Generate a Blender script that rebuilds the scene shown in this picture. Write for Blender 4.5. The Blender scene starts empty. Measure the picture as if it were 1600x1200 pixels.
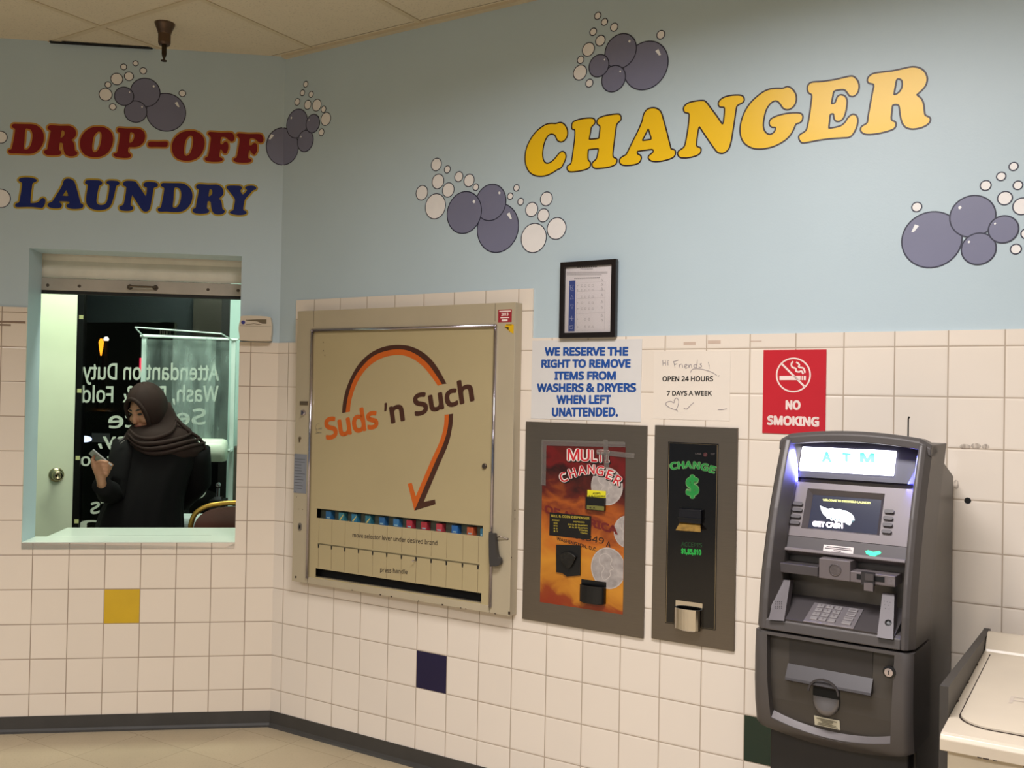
import bpy, bmesh, math, random, os
from mathutils import Vector, Matrix, geometry
random.seed(7)
SC = bpy.context.scene
COL = SC.collection
# ------------------------------------------------------------------ camera (surveyed from the 6 inch wall tiles)
FOC, PITCH, ROLL, HC = 1501.5, 0.012838, 0.019229, 1.5155
cp, sp, cr, sr = math.cos(PITCH), math.sin(PITCH), math.cos(ROLL), math.sin(ROLL)
RIGHT = Vector((cr, -sp*sr, cp*sr)); UP = Vector((-sr, -sp*cr, cp*cr)); FWD = Vector((0, cp, sp))
CAM = Vector((0, 0, HC))
cam = bpy.data.objects.new('camera', bpy.data.cameras.new('camera')); COL.objects.link(cam)
M = Matrix((RIGHT, UP, -FWD)).transposed().to_4x4(); M.translation = CAM
cam.matrix_world = M
cam.data.sensor_width = 36; cam.data.lens = FOC*36/1600; cam.data.clip_start = .05
SC.camera = cam
SC.view_settings.view_transform = 'Standard'; SC.view_settings.look = 'None'
SC.view_settings.gamma = 1; SC.view_settings.use_curve_mapping = False
SC.view_settings.exposure = 0.0
w = bpy.data.worlds.new('night'); SC.world = w; w.use_nodes = True
w.node_tree.nodes['Background'].inputs[0].default_value = (.5, .45, .4, 1)
w.node_tree.nodes['Background'].inputs[1].default_value = .0012

T = .1524
CORN = Vector((-1.06875, 4.37986, 0)); AL, AR = .137195, .560239
ZR0 = HC-1.043575; TL_, TR_ = .121229, .064736
CEIL = HC+1.5367

class Frame:
    """a local frame: x along the wall to the right, y into the wall, z up"""
    def __init__(s, o, rz):
        s.o = Vector(o); s.rz = rz; s.R = Matrix.Rotation(rz, 3, 'Z'); s.Ri = s.R.transposed()
    def world(s, p): return s.o + s.R @ Vector(p)
    def local(s, p): return s.Ri @ (Vector(p)-s.o)
    def hit(s, px, py, p0, n):
        d = s.Ri @ (FWD + RIGHT*((px-800)/FOC) - UP*((py-600)/FOC)); c = s.local(CAM)
        n = Vector(n); t = (Vector(p0)-c).dot(n)/d.dot(n)
        return c + d*t
    def px(s, px, py, y=0.):
        v = s.hit(px, py, (0, y, 0), (0, 1, 0)); return v.x, v.z
    def onz(s, px, py, z): return s.hit(px, py, (0, 0, z), (0, 0, 1))
RF = Frame(CORN, -AR); LF = Frame(CORN, AL); WF = Frame((0, 0, 0), 0)

# ------------------------------------------------------------------ lights of the room
def area(name, frame, p, size, power, color, rot=(0, 0, 0), sy=None, spread=180):
    l = bpy.data.lights.new(name, 'AREA'); l.shape = 'RECTANGLE'; l.size = size[0]; l.size_y = size[1]
    l.energy = power; l.color = color; l.spread = math.radians(spread)
    o = bpy.data.objects.new(name, l); COL.objects.link(o)
    o.location = frame.world(p); o.rotation_euler = (rot[0], rot[1], frame.rz+rot[2]); return o
WARM = (.97, .945, .965)
area('ceiling_lamp', RF, (2.45, -1.68, CEIL-.02), (1.2, .6), 74, WARM, spread=166)
area('ceiling_lamp', RF, (3.4, -4.4, CEIL-.02), (1.2, .6), 104, WARM, spread=150)
area('ceiling_lamp', RF, (0.9, -4.9, CEIL-.02), (1.2, .6), 95, WARM, spread=150)
area('ceiling_lamp', RF, (-.9, -3.2, CEIL-.02), (1.2, .6), 27, WARM, spread=130)
area('attendant_lamp', LF, (-.75, .50, 2.93), (1.2, .3), 40, (.86, 1, .84))

# ------------------------------------------------------------------ materials
def lin(h):
    h = h.lstrip('#'); c = [int(h[i:i+2], 16)/255 for i in (0, 2, 4)]
    return tuple(x/12.92 if x <= .04045 else ((x+.055)/1.055)**2.4 for x in c)+(1,)
MATS = {}
def mat(name, hexc, rough=.5, metal=0., var=.06, scale=12., bump=0., bscale=60., spec=.5, emit=None, es=0., coat=0.):
    if name in MATS: return MATS[name]
    m = bpy.data.materials.new(name); m.use_nodes = True; MATS[name] = m
    nt = m.node_tree; b = nt.nodes['Principled BSDF']; c = lin(hexc)
    tc = nt.nodes.new('ShaderNodeTexCoord')
    nz = nt.nodes.new('ShaderNodeTexNoise'); nz.inputs['Scale'].default_value = scale; nz.inputs['Detail'].default_value = 4
    nt.links.new(tc.outputs['Object'], nz.inputs['Vector'])
    r = nt.nodes.new('ShaderNodeValToRGB'); e = r.color_ramp.elements
    e[0].position, e[1].position = .3, .7
    e[0].color = tuple(x*(1-var) for x in c[:3])+(1,); e[1].color = tuple(min(1, x*(1+var)) for x in c[:3])+(1,)
    nt.links.new(nz.outputs['Fac'], r.inputs[0]); nt.links.new(r.outputs[0], b.inputs['Base Color'])
    b.inputs['Roughness'].default_value = rough; b.inputs['Metallic'].default_value = metal
    b.inputs['Specular IOR Level'].default_value = spec; b.inputs['Coat Weight'].default_value = coat
    if bump:
        n2 = nt.nodes.new('ShaderNodeTexNoise'); n2.inputs['Scale'].default_value = bscale
        nt.links.new(tc.outputs['Object'], n2.inputs['Vector'])
        bp = nt.nodes.new('ShaderNodeBump'); bp.inputs['Strength'].default_value = bump; bp.inputs['Distance'].default_value = .004
        nt.links.new(n2.outputs['Fac'], bp.inputs['Height']); nt.links.new(bp.outputs[0], b.inputs['Normal'])
    if emit:
        b.inputs['Emission Color'].default_value = lin(emit); b.inputs['Emission Strength'].default_value = es
    return m
def math_node(nt, op, a, b=None, c=None):
    n = nt.nodes.new('ShaderNodeMath'); n.operation = op
    for i, v in enumerate((a, b, c)):
        if v is None: continue
        if hasattr(v, 'links'): nt.links.new(v, n.inputs[i])
        else: n.inputs[i].default_value = v
    return n.outputs[0]
def grid_mat(name, hexc, hexg, sx, ox, sy, oy, gw, axes=('X', 'Z'), rough=.2, var=.03, bump=.4, speck=0., spec=.5, nscale=9.):
    """square tiles with joints at ox + k*sx and oy + k*sy (object coordinates)"""
    m = bpy.data.materials.new(name); m.use_nodes = True
    nt = m.node_tree; b = nt.nodes['Principled BSDF']
    tc = nt.nodes.new('ShaderNodeTexCoord'); sep = nt.nodes.new('ShaderNodeSeparateXYZ')
    nt.links.new(tc.outputs['Object'], sep.inputs[0])
    ds, ids = [], []
    for ax, s, o in ((axes[0], sx, ox), (axes[1], sy, oy)):
        u = math_node(nt, 'DIVIDE', math_node(nt, 'SUBTRACT', sep.outputs[ax], o), s)
        ids.append(math_node(nt, 'FLOOR', u))
        fr = math_node(nt, 'FRACT', u)
        ds.append(math_node(nt, 'MULTIPLY', math_node(nt, 'SUBTRACT', .5, math_node(nt, 'ABSOLUTE', math_node(nt, 'SUBTRACT', fr, .5))), s))
    dm = math_node(nt, 'MINIMUM', ds[0], ds[1])
    mr = nt.nodes.new('ShaderNodeMapRange'); mr.inputs[1].default_value = gw*.4; mr.inputs[2].default_value = gw*.9
    nt.links.new(dm, mr.inputs[0])
    cb = nt.nodes.new('ShaderNodeCombineXYZ'); nt.links.new(ids[0], cb.inputs[0]); nt.links.new(ids[1], cb.inputs[1])
    wn = nt.nodes.new('ShaderNodeTexWhiteNoise'); nt.links.new(cb.outputs[0], wn.inputs['Vector'])
    nz = nt.nodes.new('ShaderNodeTexNoise'); nz.inputs['Scale'].default_value = nscale; nz.inputs['Detail'].default_value = 6
    nt.links.new(tc.outputs['Object'], nz.inputs['Vector'])
    f = math_node(nt, 'ADD', math_node(nt, 'MULTIPLY', wn.outputs['Value'], .5), math_node(nt, 'MULTIPLY', nz.outputs['Fac'], .5))
    r = nt.nodes.new('ShaderNodeValToRGB'); c = lin(hexc); e = r.color_ramp.elements
    e[0].position, e[1].position = .2, .8
    e[0].color = tuple(x*(1-var) for x in c[:3])+(1,); e[1].color = tuple(min(1, x*(1+var)) for x in c[:3])+(1,)
    nt.links.new(f, r.inputs[0])
    col = r.outputs[0]
    if speck:
        n3 = nt.nodes.new('ShaderNodeTexNoise'); n3.inputs['Scale'].default_value = 120; n3.inputs['Detail'].default_value = 3
        nt.links.new(tc.outputs['Object'], n3.inputs['Vector'])
        m3 = nt.nodes.new('ShaderNodeMapRange'); m3.inputs[1].default_value = .56; m3.inputs[2].default_value = .70
        nt.links.new(n3.outputs['Fac'], m3.inputs[0])
        mx = nt.nodes.new('ShaderNodeMix'); mx.data_type = 'RGBA'; nt.links.new(math_node(nt, 'MULTIPLY', m3.outputs[0], speck), mx.inputs[0])
        nt.links.new(col, mx.inputs[6]); mx.inputs[7].default_value = tuple(x*.5 for x in c[:3])+(1,); col = mx.outputs[2]
    mg = nt.nodes.new('ShaderNodeMix'); mg.data_type = 'RGBA'; nt.links.new(mr.outputs[0], mg.inputs[0])
    mg.inputs[6].default_value = lin(hexg); nt.links.new(col, mg.inputs[7]); nt.links.new(mg.outputs[2], b.inputs['Base Color'])
    rr = nt.nodes.new('ShaderNodeMapRange'); rr.inputs[3].default_value = .8; rr.inputs[4].default_value = rough
    nt.links.new(mr.outputs[0], rr.inputs[0]); nt.links.new(rr.outputs[0], b.inputs['Roughness'])
    b.inputs['Specular IOR Level'].default_value = spec
    m2 = nt.nodes.new('ShaderNodeMapRange'); m2.inputs[1].default_value = 0; m2.inputs[2].default_value = gw*2.2
    nt.links.new(dm, m2.inputs[0])
    h = math_node(nt, 'ADD', m2.outputs[0], math_node(nt, 'MULTIPLY', nz.outputs['Fac'], .25))
    bp = nt.nodes.new('ShaderNodeBump'); bp.inputs['Strength'].default_value = bump; bp.inputs['Distance'].default_value = .002
    nt.links.new(h, bp.inputs['Height']); nt.links.new(bp.outputs[0], b.inputs['Normal'])
    return m
def clear_mat(name, hexc, body=.1, rough=.05, gloss=1., wr=0., wscale=30., contrast=0.):
    """clear sheet: transparent + a little body colour + a fresnel reflection"""
    m = bpy.data.materials.new(name); m.use_nodes = True; nt = m.node_tree
    nt.nodes.remove(nt.nodes['Principled BSDF']); out = nt.nodes['Material Output']
    tr = nt.nodes.new('ShaderNodeBsdfTransparent'); df = nt.nodes.new('ShaderNodeBsdfDiffuse'); df.inputs[0].default_value = lin(hexc)
    tl = nt.nodes.new('ShaderNodeBsdfTranslucent'); tl.inputs[0].default_value = lin(hexc)
    dd = nt.nodes.new('ShaderNodeMixShader'); nt.links.new(df.outputs[0], dd.inputs[1]); nt.links.new(tl.outputs[0], dd.inputs[2])
    mx = nt.nodes.new('ShaderNodeMixShader'); mx.inputs[0].default_value = body
    nt.links.new(tr.outputs[0], mx.inputs[1]); nt.links.new(dd.outputs[0], mx.inputs[2])
    gl = nt.nodes.new('ShaderNodeBsdfGlossy'); gl.inputs['Roughness'].default_value = rough
    fr = nt.nodes.new('ShaderNodeFresnel'); fr.inputs[0].default_value = 1.45
    tc = nt.nodes.new('ShaderNodeTexCoord'); nz = nt.nodes.new('ShaderNodeTexNoise'); nz.inputs['Scale'].default_value = wscale; nz.inputs['Detail'].default_value = 3
    mp = nt.nodes.new('ShaderNodeMapping'); mp.inputs['Scale'].default_value = (2.2, 1, .5)
    nt.links.new(tc.outputs['Object'], mp.inputs[0]); nt.links.new(mp.outputs[0], nz.inputs['Vector'])
    if wr:
        bp = nt.nodes.new('ShaderNodeBump'); bp.inputs['Strength'].default_value = wr; bp.inputs['Distance'].default_value = .02
        nt.links.new(nz.outputs['Fac'], bp.inputs['Height']); nt.links.new(bp.outputs[0], gl.inputs['Normal']); nt.links.new(bp.outputs[0], fr.inputs['Normal'])
    if contrast:
        r = nt.nodes.new('ShaderNodeMapRange'); r.inputs[1].default_value = .35; r.inputs[2].default_value = .7
        r.inputs[3].default_value = body*(1-contrast); r.inputs[4].default_value = min(.95, body*(1+contrast))
        nt.links.new(nz.outputs['Fac'], r.inputs[0]); nt.links.new(r.outputs[0], mx.inputs[0])
    m2 = nt.nodes.new('ShaderNodeMixShader'); nt.links.new(math_node(nt, 'MULTIPLY', fr.outputs[0], gloss), m2.inputs[0])
    nt.links.new(mx.outputs[0], m2.inputs[1]); nt.links.new(gl.outputs[0], m2.inputs[2]); nt.links.new(m2.outputs[0], out.inputs[0])
    MATS[name] = m; return m
def brushed(name, hexc, rough=.35):
    m = bpy.data.materials.new(name); m.use_nodes = True; nt = m.node_tree; b = nt.nodes['Principled BSDF']; MATS[name] = m
    tc = nt.nodes.new('ShaderNodeTexCoord'); mp = nt.nodes.new('ShaderNodeMapping'); mp.inputs['Scale'].default_value = (3, 3, 320)
    nz = nt.nodes.new('ShaderNodeTexNoise'); nz.inputs['Scale'].default_value = 4
    nt.links.new(tc.outputs['Object'], mp.inputs[0]); nt.links.new(mp.outputs[0], nz.inputs['Vector'])
    c = lin(hexc); r = nt.nodes.new('ShaderNodeValToRGB')
    r.color_ramp.elements[0].color = tuple(x*.85 for x in c[:3])+(1,); r.color_ramp.elements[1].color = tuple(min(1, x*1.12) for x in c[:3])+(1,)
    nt.links.new(nz.outputs['Fac'], r.inputs[0]); nt.links.new(r.outputs[0], b.inputs['Base Color'])
    b.inputs['Metallic'].default_value = .9; b.inputs['Roughness'].default_value = rough
    b.inputs['Anisotropic'].default_value = .5
    return m
PAINT = mat('light_blue_wall_paint', '#bbccd3', .42, var=.025, scale=2.2, bump=.05, bscale=180, spec=.45)
CEILM = grid_mat('ceiling_tile', '#d6cbb4', '#8d8370', .61, .18, .61, -.643, .004, ('X', 'Y'), .9, .03, .3, .35, .2, 14)
TILE_R = grid_mat('white_wall_tile', '#eadecf', '#b3a28f', T, TR_, T, ZR0, .0030, ('X', 'Z'), .13, .025, .5, nscale=5)
TILE_L = grid_mat('white_wall_tile_angled', '#e6d8c6', '#a08d7a', T, -TL_, T, ZR0, .0030, ('X', 'Z'), .13, .025, .5, nscale=5)
FLOORM = grid_mat('vinyl_floor_tile', '#b0a084', '#8f8068', .305, -.07, .305, -.41, .0016, ('X', 'Y'), .42, .08, .1, .25, .4, 7)
BASEM = mat('dark_vinyl_cove_base', '#3d3a36', .5, var=.1)
WHITE = mat('white_enamel', '#e6dbcb', .3, var=.03)
INK = mat('black_ink', '#141210', .5); CREAM = mat('cream_enamel', '#b3a37c', .22, var=.03, scale=3)
FRAMEM = mat('beige_frame_enamel', '#b3a68c', .28, var=.05, scale=4)
CHROME = mat('chrome_trim', '#b9b3bd', .16, 1, var=.05); STEEL = brushed('brushed_steel', '#80776c', .42)
BLACKP = mat('black_plastic', '#0d0d0e', .35, var=.2); DGREY = mat('dark_grey_plastic', '#39373a', .38, var=.05, bump=.05, bscale=400)
BLACKM = mat('black_recess', '#050505', .8)
# ------------------------------------------------------------------ mesh builder
class MB:
    def __init__(s): s.v = []; s.f = []
    def add(s, vs, fs):
        n = len(s.v); s.v += [tuple(v) for v in vs]; s.f += [tuple(i+n for i in f) for f in fs]; return s
    def box(s, x0, x1, y0, y1, z0, z1):
        x0, x1 = sorted((x0, x1)); y0, y1 = sorted((y0, y1)); z0, z1 = sorted((z0, z1))
        return s.add([(x0, y0, z0), (x1, y0, z0), (x1, y1, z0), (x0, y1, z0), (x0, y0, z1), (x1, y0, z1), (x1, y1, z1), (x0, y1, z1)],
                     [(0, 3, 2, 1), (4, 5, 6, 7), (0, 1, 5, 4), (1, 2, 6, 5), (2, 3, 7, 6), (3, 0, 4, 7)])
    def quad(s, a, b, c, d): return s.add([a, b, c, d], [(0, 1, 2, 3)])
    def poly(s, loops, y, fn=None):
        """flat filled polygon (first loop outer, others holes), points (x,z), at depth y, or fn(x,z)->3d"""
        fn = fn or (lambda x, z: (x, y, z))
        pts = [p for l in loops for p in l]
        tris = geometry.tessellate_polygon([[Vector((p[0], p[1], 0)) for p in l] for l in loops])
        fs = []
        for t in tris:
            a, b, c = (pts[i] for i in t)
            ar = (b[0]-a[0])*(c[1]-a[1])-(c[0]-a[0])*(b[1]-a[1])
            fs.append(tuple(t) if ar > 0 else (t[0], t[2], t[1]))
        return s.add([fn(*p) for p in pts], fs)
    def prism(s, loops, y0, y1, fn=None):
        """polygon extruded from front y0 to back y1"""
        g = fn or (lambda x, y, z: (x, y, z))
        s.poly(loops, y0, lambda x, z: g(x, y0, z))
        n = len(s.v); s.poly(loops, y1, lambda x, z: g(x, y1, z))
        for l in loops:
            k = len(l); m = len(s.v)
            s.v += [g(p[0], y0, p[1]) for p in l]+[g(p[0], y1, p[1]) for p in l]
            s.f += [(m+i, m+(i+1) % k, m+k+(i+1) % k, m+k+i) for i in range(k)]
        return s
    def ribbon(s, loop, wd, y, closed=True, fn=None):
        fn = fn or (lambda x, z: (x, y, z)); k = len(loop); o = len(s.v)
        for i in range(k):
            p = Vector(loop[i])
            a = Vector(loop[(i-1) % k]) if closed or i > 0 else p
            b = Vector(loop[(i+1) % k]) if closed or i < k-1 else p
            t = (b-a); t = t.normalized() if t.length > 1e-9 else Vector((1, 0)); nn = Vector((-t.y, t.x))*wd/2
            s.v += [fn(*(p-nn)), fn(*(p+nn))]
        for i in range(k if closed else k-1):
            j = (i+1) % k; s.f.append((o+2*i, o+2*j, o+2*j+1, o+2*i+1))
        return s
    def tube(s, pts, rad, n=10, caps=True, squash=None):
        pts = [Vector(p) for p in pts]; k = len(pts)
        rad = rad if isinstance(rad, (list, tuple)) else [rad]*k
        o = len(s.v); ref = None
        for i, p in enumerate(pts):
            t = (pts[min(i+1, k-1)]-pts[max(i-1, 0)]).normalized()
            if ref is None: ref = t.orthogonal().normalized() if squash is None else Vector(squash[0])
            u = (ref-t*ref.dot(t)).normalized(); v = t.cross(u); ref = u
            q = 1 if squash is None else squash[1]
            for j in range(n):
                a = 2*math.pi*j/n; s.v.append(tuple(p+u*rad[i]*math.cos(a)*q+v*rad[i]*math.sin(a)))
        for i in range(k-1):
            for j in range(n):
                s.f.append((o+i*n+j, o+i*n+(j+1) % n, o+(i+1)*n+(j+1) % n, o+(i+1)*n+j))
        if caps: s.f += [tuple(o+j for j in range(n))[::-1], tuple(o+(k-1)*n+j for j in range(n))]
        return s
    def lathe(s, base, axis, prof, n=24):
        """prof: (radius, distance along axis)"""
        base = Vector(base); ax = Vector(axis).normalized(); u = ax.orthogonal().normalized(); v = ax.cross(u); o = len(s.v)
        for r, h in prof:
            for j in range(n):
                a = 2*math.pi*j/n; s.v.append(tuple(base+ax*h+(u*math.cos(a)+v*math.sin(a))*r))
        for i in range(len(prof)-1):
            for j in range(n): s.f.append((o+i*n+j, o+i*n+(j+1) % n, o+(i+1)*n+(j+1) % n, o+(i+1)*n+j))
        s.f += [tuple(o+j for j in range(n))[::-1], tuple(o+(len(prof)-1)*n+j for j in range(n))]
        return s
    def ball(s, c, r, n=16, m=10, R=None):
        c = Vector(c); r = Vector(r) if not isinstance(r, (int, float)) else Vector((r, r, r)); o = len(s.v)
        for i in range(m+1):
            th = math.pi*i/m
            for j in range(n):
                a = 2*math.pi*j/n; p = Vector((r.x*math.sin(th)*math.cos(a), r.y*math.sin(th)*math.sin(a), r.z*math.cos(th)))
                s.v.append(tuple(c+(R @ p if R else p)))
        for i in range(m):
            for j in range(n): s.f.append((o+i*n+j, o+(i+1)*n+j, o+(i+1)*n+(j+1) % n, o+i*n+(j+1) % n))
        return s
    def loft(s, rings, caps=True):
        o = len(s.v); n = len(rings[0])
        for r in rings: s.v += [tuple(p) for p in r]
        for i in range(len(rings)-1):
            for j in range(n): s.f.append((o+i*n+j, o+i*n+(j+1) % n, o+(i+1)*n+(j+1) % n, o+(i+1)*n+j))
        if caps: s.f += [tuple(o+j for j in range(n))[::-1], tuple(o+(len(rings)-1)*n+j for j in range(n))]
        return s
ORG = {}      # root name -> origin in frame coordinates
def thing(name, label, cat, F, o, group=None, kind=None):
    e = bpy.data.objects.new(name, None); COL.objects.link(e); e.empty_display_size = .05
    e.location = F.world(o); e.rotation_euler = (0, 0, F.rz)
    e['label'] = label; e['category'] = cat
    if group: e['group'] = group
    if kind: e['kind'] = kind
    ORG[e.name] = Vector(o); return e
def root_of(o):
    while o.parent: o = o.parent
    return o
def obj(name, mb, m, parent=None, F=None, bevel=0., smooth=False, label=None, cat=None, group=None, kind=None, origin=None, solid=0., weld=True):
    me = bpy.data.meshes.new(name)
    if parent is not None: o0 = ORG[root_of(parent).name]
    elif origin is not None: o0 = Vector(origin)
    else:
        xs = list(zip(*mb.v)); o0 = Vector(((min(xs[0])+max(xs[0]))/2, (min(xs[1])+max(xs[1]))/2, min(xs[2])))
    me.from_pydata([tuple(Vector(v)-o0) for v in mb.v], [], mb.f)
    if weld:
        bm = bmesh.new(); bm.from_mesh(me); bmesh.ops.remove_doubles(bm, verts=bm.verts, dist=1e-6)
        bmesh.ops.recalc_face_normals(bm, faces=bm.faces) if (bevel or smooth or solid) else None
        bm.to_mesh(me); bm.free()
    me.materials.append(m)
    if smooth:
        for p in me.polygons: p.use_smooth = True
        if smooth == 'angle': me.set_sharp_from_angle(angle=.6)
    o = bpy.data.objects.new(name, me); COL.objects.link(o)
    if parent is not None: o.parent = parent
    else:
        o.location = F.world(o0); o.rotation_euler = (0, 0, F.rz); ORG[o.name] = o0
    if solid:
        md = o.modifiers.new('solid', 'SOLIDIFY'); md.thickness = solid; md.offset = 0
    if bevel:
        md = o.modifiers.new('bevel', 'BEVEL'); md.width = bevel; md.segments = 2; md.limit_method = 'ANGLE'; md.angle_limit = .6
    if smooth and not bevel:
        md = o.modifiers.new('ws', 'WEIGHTED_NORMAL') if False else None
    if label: o['label'] = label
    if cat: o['category'] = cat
    if group: o['group'] = group
    if kind: o['kind'] = kind
    return o
# ------------------------------------------------------------------ text
_tc = {}
FONT = None
try: FONT = bpy.data.fonts.load(os.path.join(bpy.utils.system_resource('DATAFILES', path='fonts'), 'NotoSansMath-Regular.woff2'))
except Exception: FONT = None
def glyphs(s, bold=0.):
    """flat letter shapes; bold adds a round-edged border of that width around every outline"""
    key = (s, bold)
    if key in _tc: return _tc[key]
    cu = bpy.data.curves.new('text', 'FONT'); cu.body = s; cu.font = FONT or cu.font; cu.resolution_u = 4
    ob = bpy.data.objects.new('text', cu); COL.objects.link(ob)
    dg = bpy.context.evaluated_depsgraph_get(); me = bpy.data.meshes.new_from_object(ob.evaluated_get(dg))
    vs = [(v.co.x, v.co.y, 0) for v in me.vertices]; fs = [tuple(p.vertices) for p in me.polygons]
    if bold > 0:
        cnt = {}
        for f_ in fs:
            for i in range(len(f_)):
                k = tuple(sorted((f_[i], f_[i-1]))); cnt[k] = cnt.get(k, 0)+1
        ring = set()
        for (i, j), c_ in list(cnt.items()):
            if c_ != 1: continue
            p, q = Vector(vs[i][:2]), Vector(vs[j][:2]); t = q-p; lay = (len(vs)//4) % 7+1
            if t.length < 1e-7: continue
            n = Vector((-t.y, t.x)).normalized()*bold; o_ = len(vs)
            vs += [tuple(k)+(lay,) for k in (p-n, q-n, q+n, p+n)]; fs.append((o_, o_+1, o_+2, o_+3)); ring |= {i, j}
        for i in ring:
            o_ = len(vs); p = vs[i]
            vs += [(p[0]+bold*math.cos(k*math.pi/4), p[1]+bold*math.sin(k*math.pi/4), 8+i % 4) for k in range(8)]; fs.append(tuple(range(o_, o_+8)))
    bpy.data.objects.remove(ob); bpy.data.curves.remove(cu); bpy.data.meshes.remove(me)
    _tc[key] = (vs, fs); return vs, fs
CAPH = max(v_[1] for v_ in glyphs('H')[0])
def text3(mb, s, P0, P1, UPV, bold=0., mirror=False, shear=0.):
    """baseline from P0 to P1 (ink edges), capital height vector UPV"""
    P0, P1, UPV = Vector(P0), Vector(P1), Vector(UPV)
    vs, fs = glyphs(s, bold); xs = [v[0] for v in vs]; a, b = min(xs), max(xs); ch = CAPH+bold
    out = []; nrm = (P1-P0).cross(UPV).normalized()*(-1.2e-5 if mirror else 1.2e-5)
    for x, y, k in vs:
        u = (x-a)/(b-a)
        out.append(nrm*k+P0+(P1-P0)*u+UPV*((y+bold)/(ch+bold))+(P1-P0)*(shear*y/(b-a)))
    mb.add(out, [f if not mirror else f[::-1] for f in fs]); return mb
def ptext(mb, F, s, p0, p1, cap, y, bold=.012):
    """text on a wall plane from pixel survey: baseline ends and cap height in pixels"""
    a = F.px(*p0, y); b = F.px(*p1, y); c = F.px(p0[0], p0[1]-cap, y)
    return text3(mb, s, (a[0], y, a[1]), (b[0], y, b[1]), (0, 0, c[1]-a[1]), bold)
def spline(pts, n=4, closed=True):
    out = []; k = len(pts)
    for i in range(k if closed else k-1):
        p = [pts[(i+d) % k] if closed else pts[min(max(i+d, 0), k-1)] for d in (-1, 0, 1, 2)]
        for j in range(n):
            t = j/n; out.append(tuple(.5*(2*p[1][c]+(p[2][c]-p[0][c])*t+(2*p[0][c]-5*p[1][c]+4*p[2][c]-p[3][c])*t*t+(3*p[1][c]-p[0][c]-3*p[2][c]+p[3][c])*t**3) for c in (0, 1)))
    if not closed: out.append(tuple(pts[-1]))
    return out
def crop(pts, x0, y0, s): return [(x0+x/s, y0+y/s) for x, y in pts]
# ------------------------------------------------------------------ the shell of the room
TOP = ZR0+8.315*T
ox0, oz1 = LF.px(42, 389); ox0 = (ox0+LF.px(36, 847)[0])/2
ox1, oz1b = LF.px(376, 398); ox1 = (ox1+LF.px(368.5, 848)[0])/2; oz1 = (oz1+oz1b)/2
oz0 = (LF.px(36, 847.5)[1]+LF.px(368, 848.5)[1])/2
WT = .172
O0 = (0, 0, 0)
b = MB().prism([[(-4.2, 0), (.003, 0), (.003, CEIL), (-4.2, CEIL)], [(ox0, oz0), (ox1, oz0), (ox1, oz1), (ox0, oz1)]], .008, WT)
obj('wall_left', b, PAINT, F=LF, origin=O0, kind='structure')
b = MB().prism([[(-.003, 0), (5.9, 0), (5.9, CEIL), (-.003, CEIL)]], .008, .12)
obj('wall_right', b, PAINT, F=RF, origin=O0, kind='structure')
nx, nz = LF.px(41, 480)
b = MB().prism([[(-4.2, 0), (0, 0), (0, TOP), (ox1, TOP), (ox1, oz0), (ox0, oz0), (ox0, nz), (-4.2, nz)]], 0, .0078)
tl = obj('wall_left_tiles', b, TILE_L, F=LF, origin=O0, kind='structure')
bx0, bz = RF.px(463, 467); bx1, bz2 = RF.px(833, 453)
b = MB().prism([[(0, 0), (5.9, 0), (5.9, TOP), (bx1, TOP), (bx1, (bz+bz2)/2), (bx0, (bz+bz2)/2), (bx0, TOP), (0, TOP)]], 0, .0078)
tr = obj('wall_right_tiles', b, TILE_R, F=RF, origin=O0, kind='structure')
def accent(wall, F, col, row, colour, off, sgn):
    x = off+col*T if sgn > 0 else -(TL_+(6-col)*T)
    z = ZR0-row*T; b = MB().box(x+.0013, x+T-.0013, -.0008, .004, z-T+.0013, z-.0013)
    obj('accent_tile', b, colour, wall, label=colour.name.replace('_', ' '))
accent(tl, LF, 2, -1, mat('yellow_glazed_tile', '#d0a81c', .15, var=.03), 0, -1)
accent(tr, RF, 5, 0, mat('navy_blue_glazed_tile', '#17123a', .15, var=.05), TR_, 1)
accent(tr, RF, 14, 0, mat('dark_green_glazed_tile', '#0e2a1c', .15, var=.05), TR_, 1)
# small hole and smudges on the tiles near the bank machine
hx, hz = RF.px(1512, 782.3, 0)
obj('bolt_hole', MB().lathe((hx, -.0004, hz), (0, 1, 0), [(.0095, 0), (.0095, .003)], 16), BLACKM, tr, label='dark round bolt hole in the tile joint')
SMUDGE = clear_mat('grey_smudge', '#8f8278', .3, .6, 0, 0, 60, .9)
b = MB()
for x, y, rx, ry in [(1508, 698, 9, 4), (1525, 697, 8, 4.5), (1540, 698, 6, 4), (1494, 757, 5, 7)]:
    c = RF.px(x, y, -.0004); k = RF.px(x+rx, y-ry, -.0004)
    b.poly([[(c[0]+(k[0]-c[0])*math.cos(i*.4488), c[1]+(k[1]-c[1])*math.sin(i*.4488)) for i in range(14)]], -.0004)
obj('smudge', b, SMUDGE, tr, label='grey scuff marks on the tiles')
for i, (x0, y0, x1, y1) in enumerate([(1068, 534, 1087, 539), (1106, 531.5, 1126, 537), (1173, 532, 1190, 534)]):
    a = RF.px(x0, y1, -.0005); c = RF.px(x1, y0, -.0005)
    obj('label_residue', MB().box(a[0], c[0], -.0006, 0, a[1], c[1]), mat('faded_label', '#c9b3a2' if i != 1 else '#b79f92', .7), tr)
a = LF.px(0, 507, -.0006)
bb = MB()
for y, x1 in ((502, 40), (506.5, 17)):
    c = LF.px(x1, y, -.0006); d = LF.px(-30, y+1.6, -.0006); bb.box(d[0], c[0], -.0006, 0, d[1], c[1])
obj('printed_line', bb, mat('brown_print', '#8d7866', .8), tl)
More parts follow.
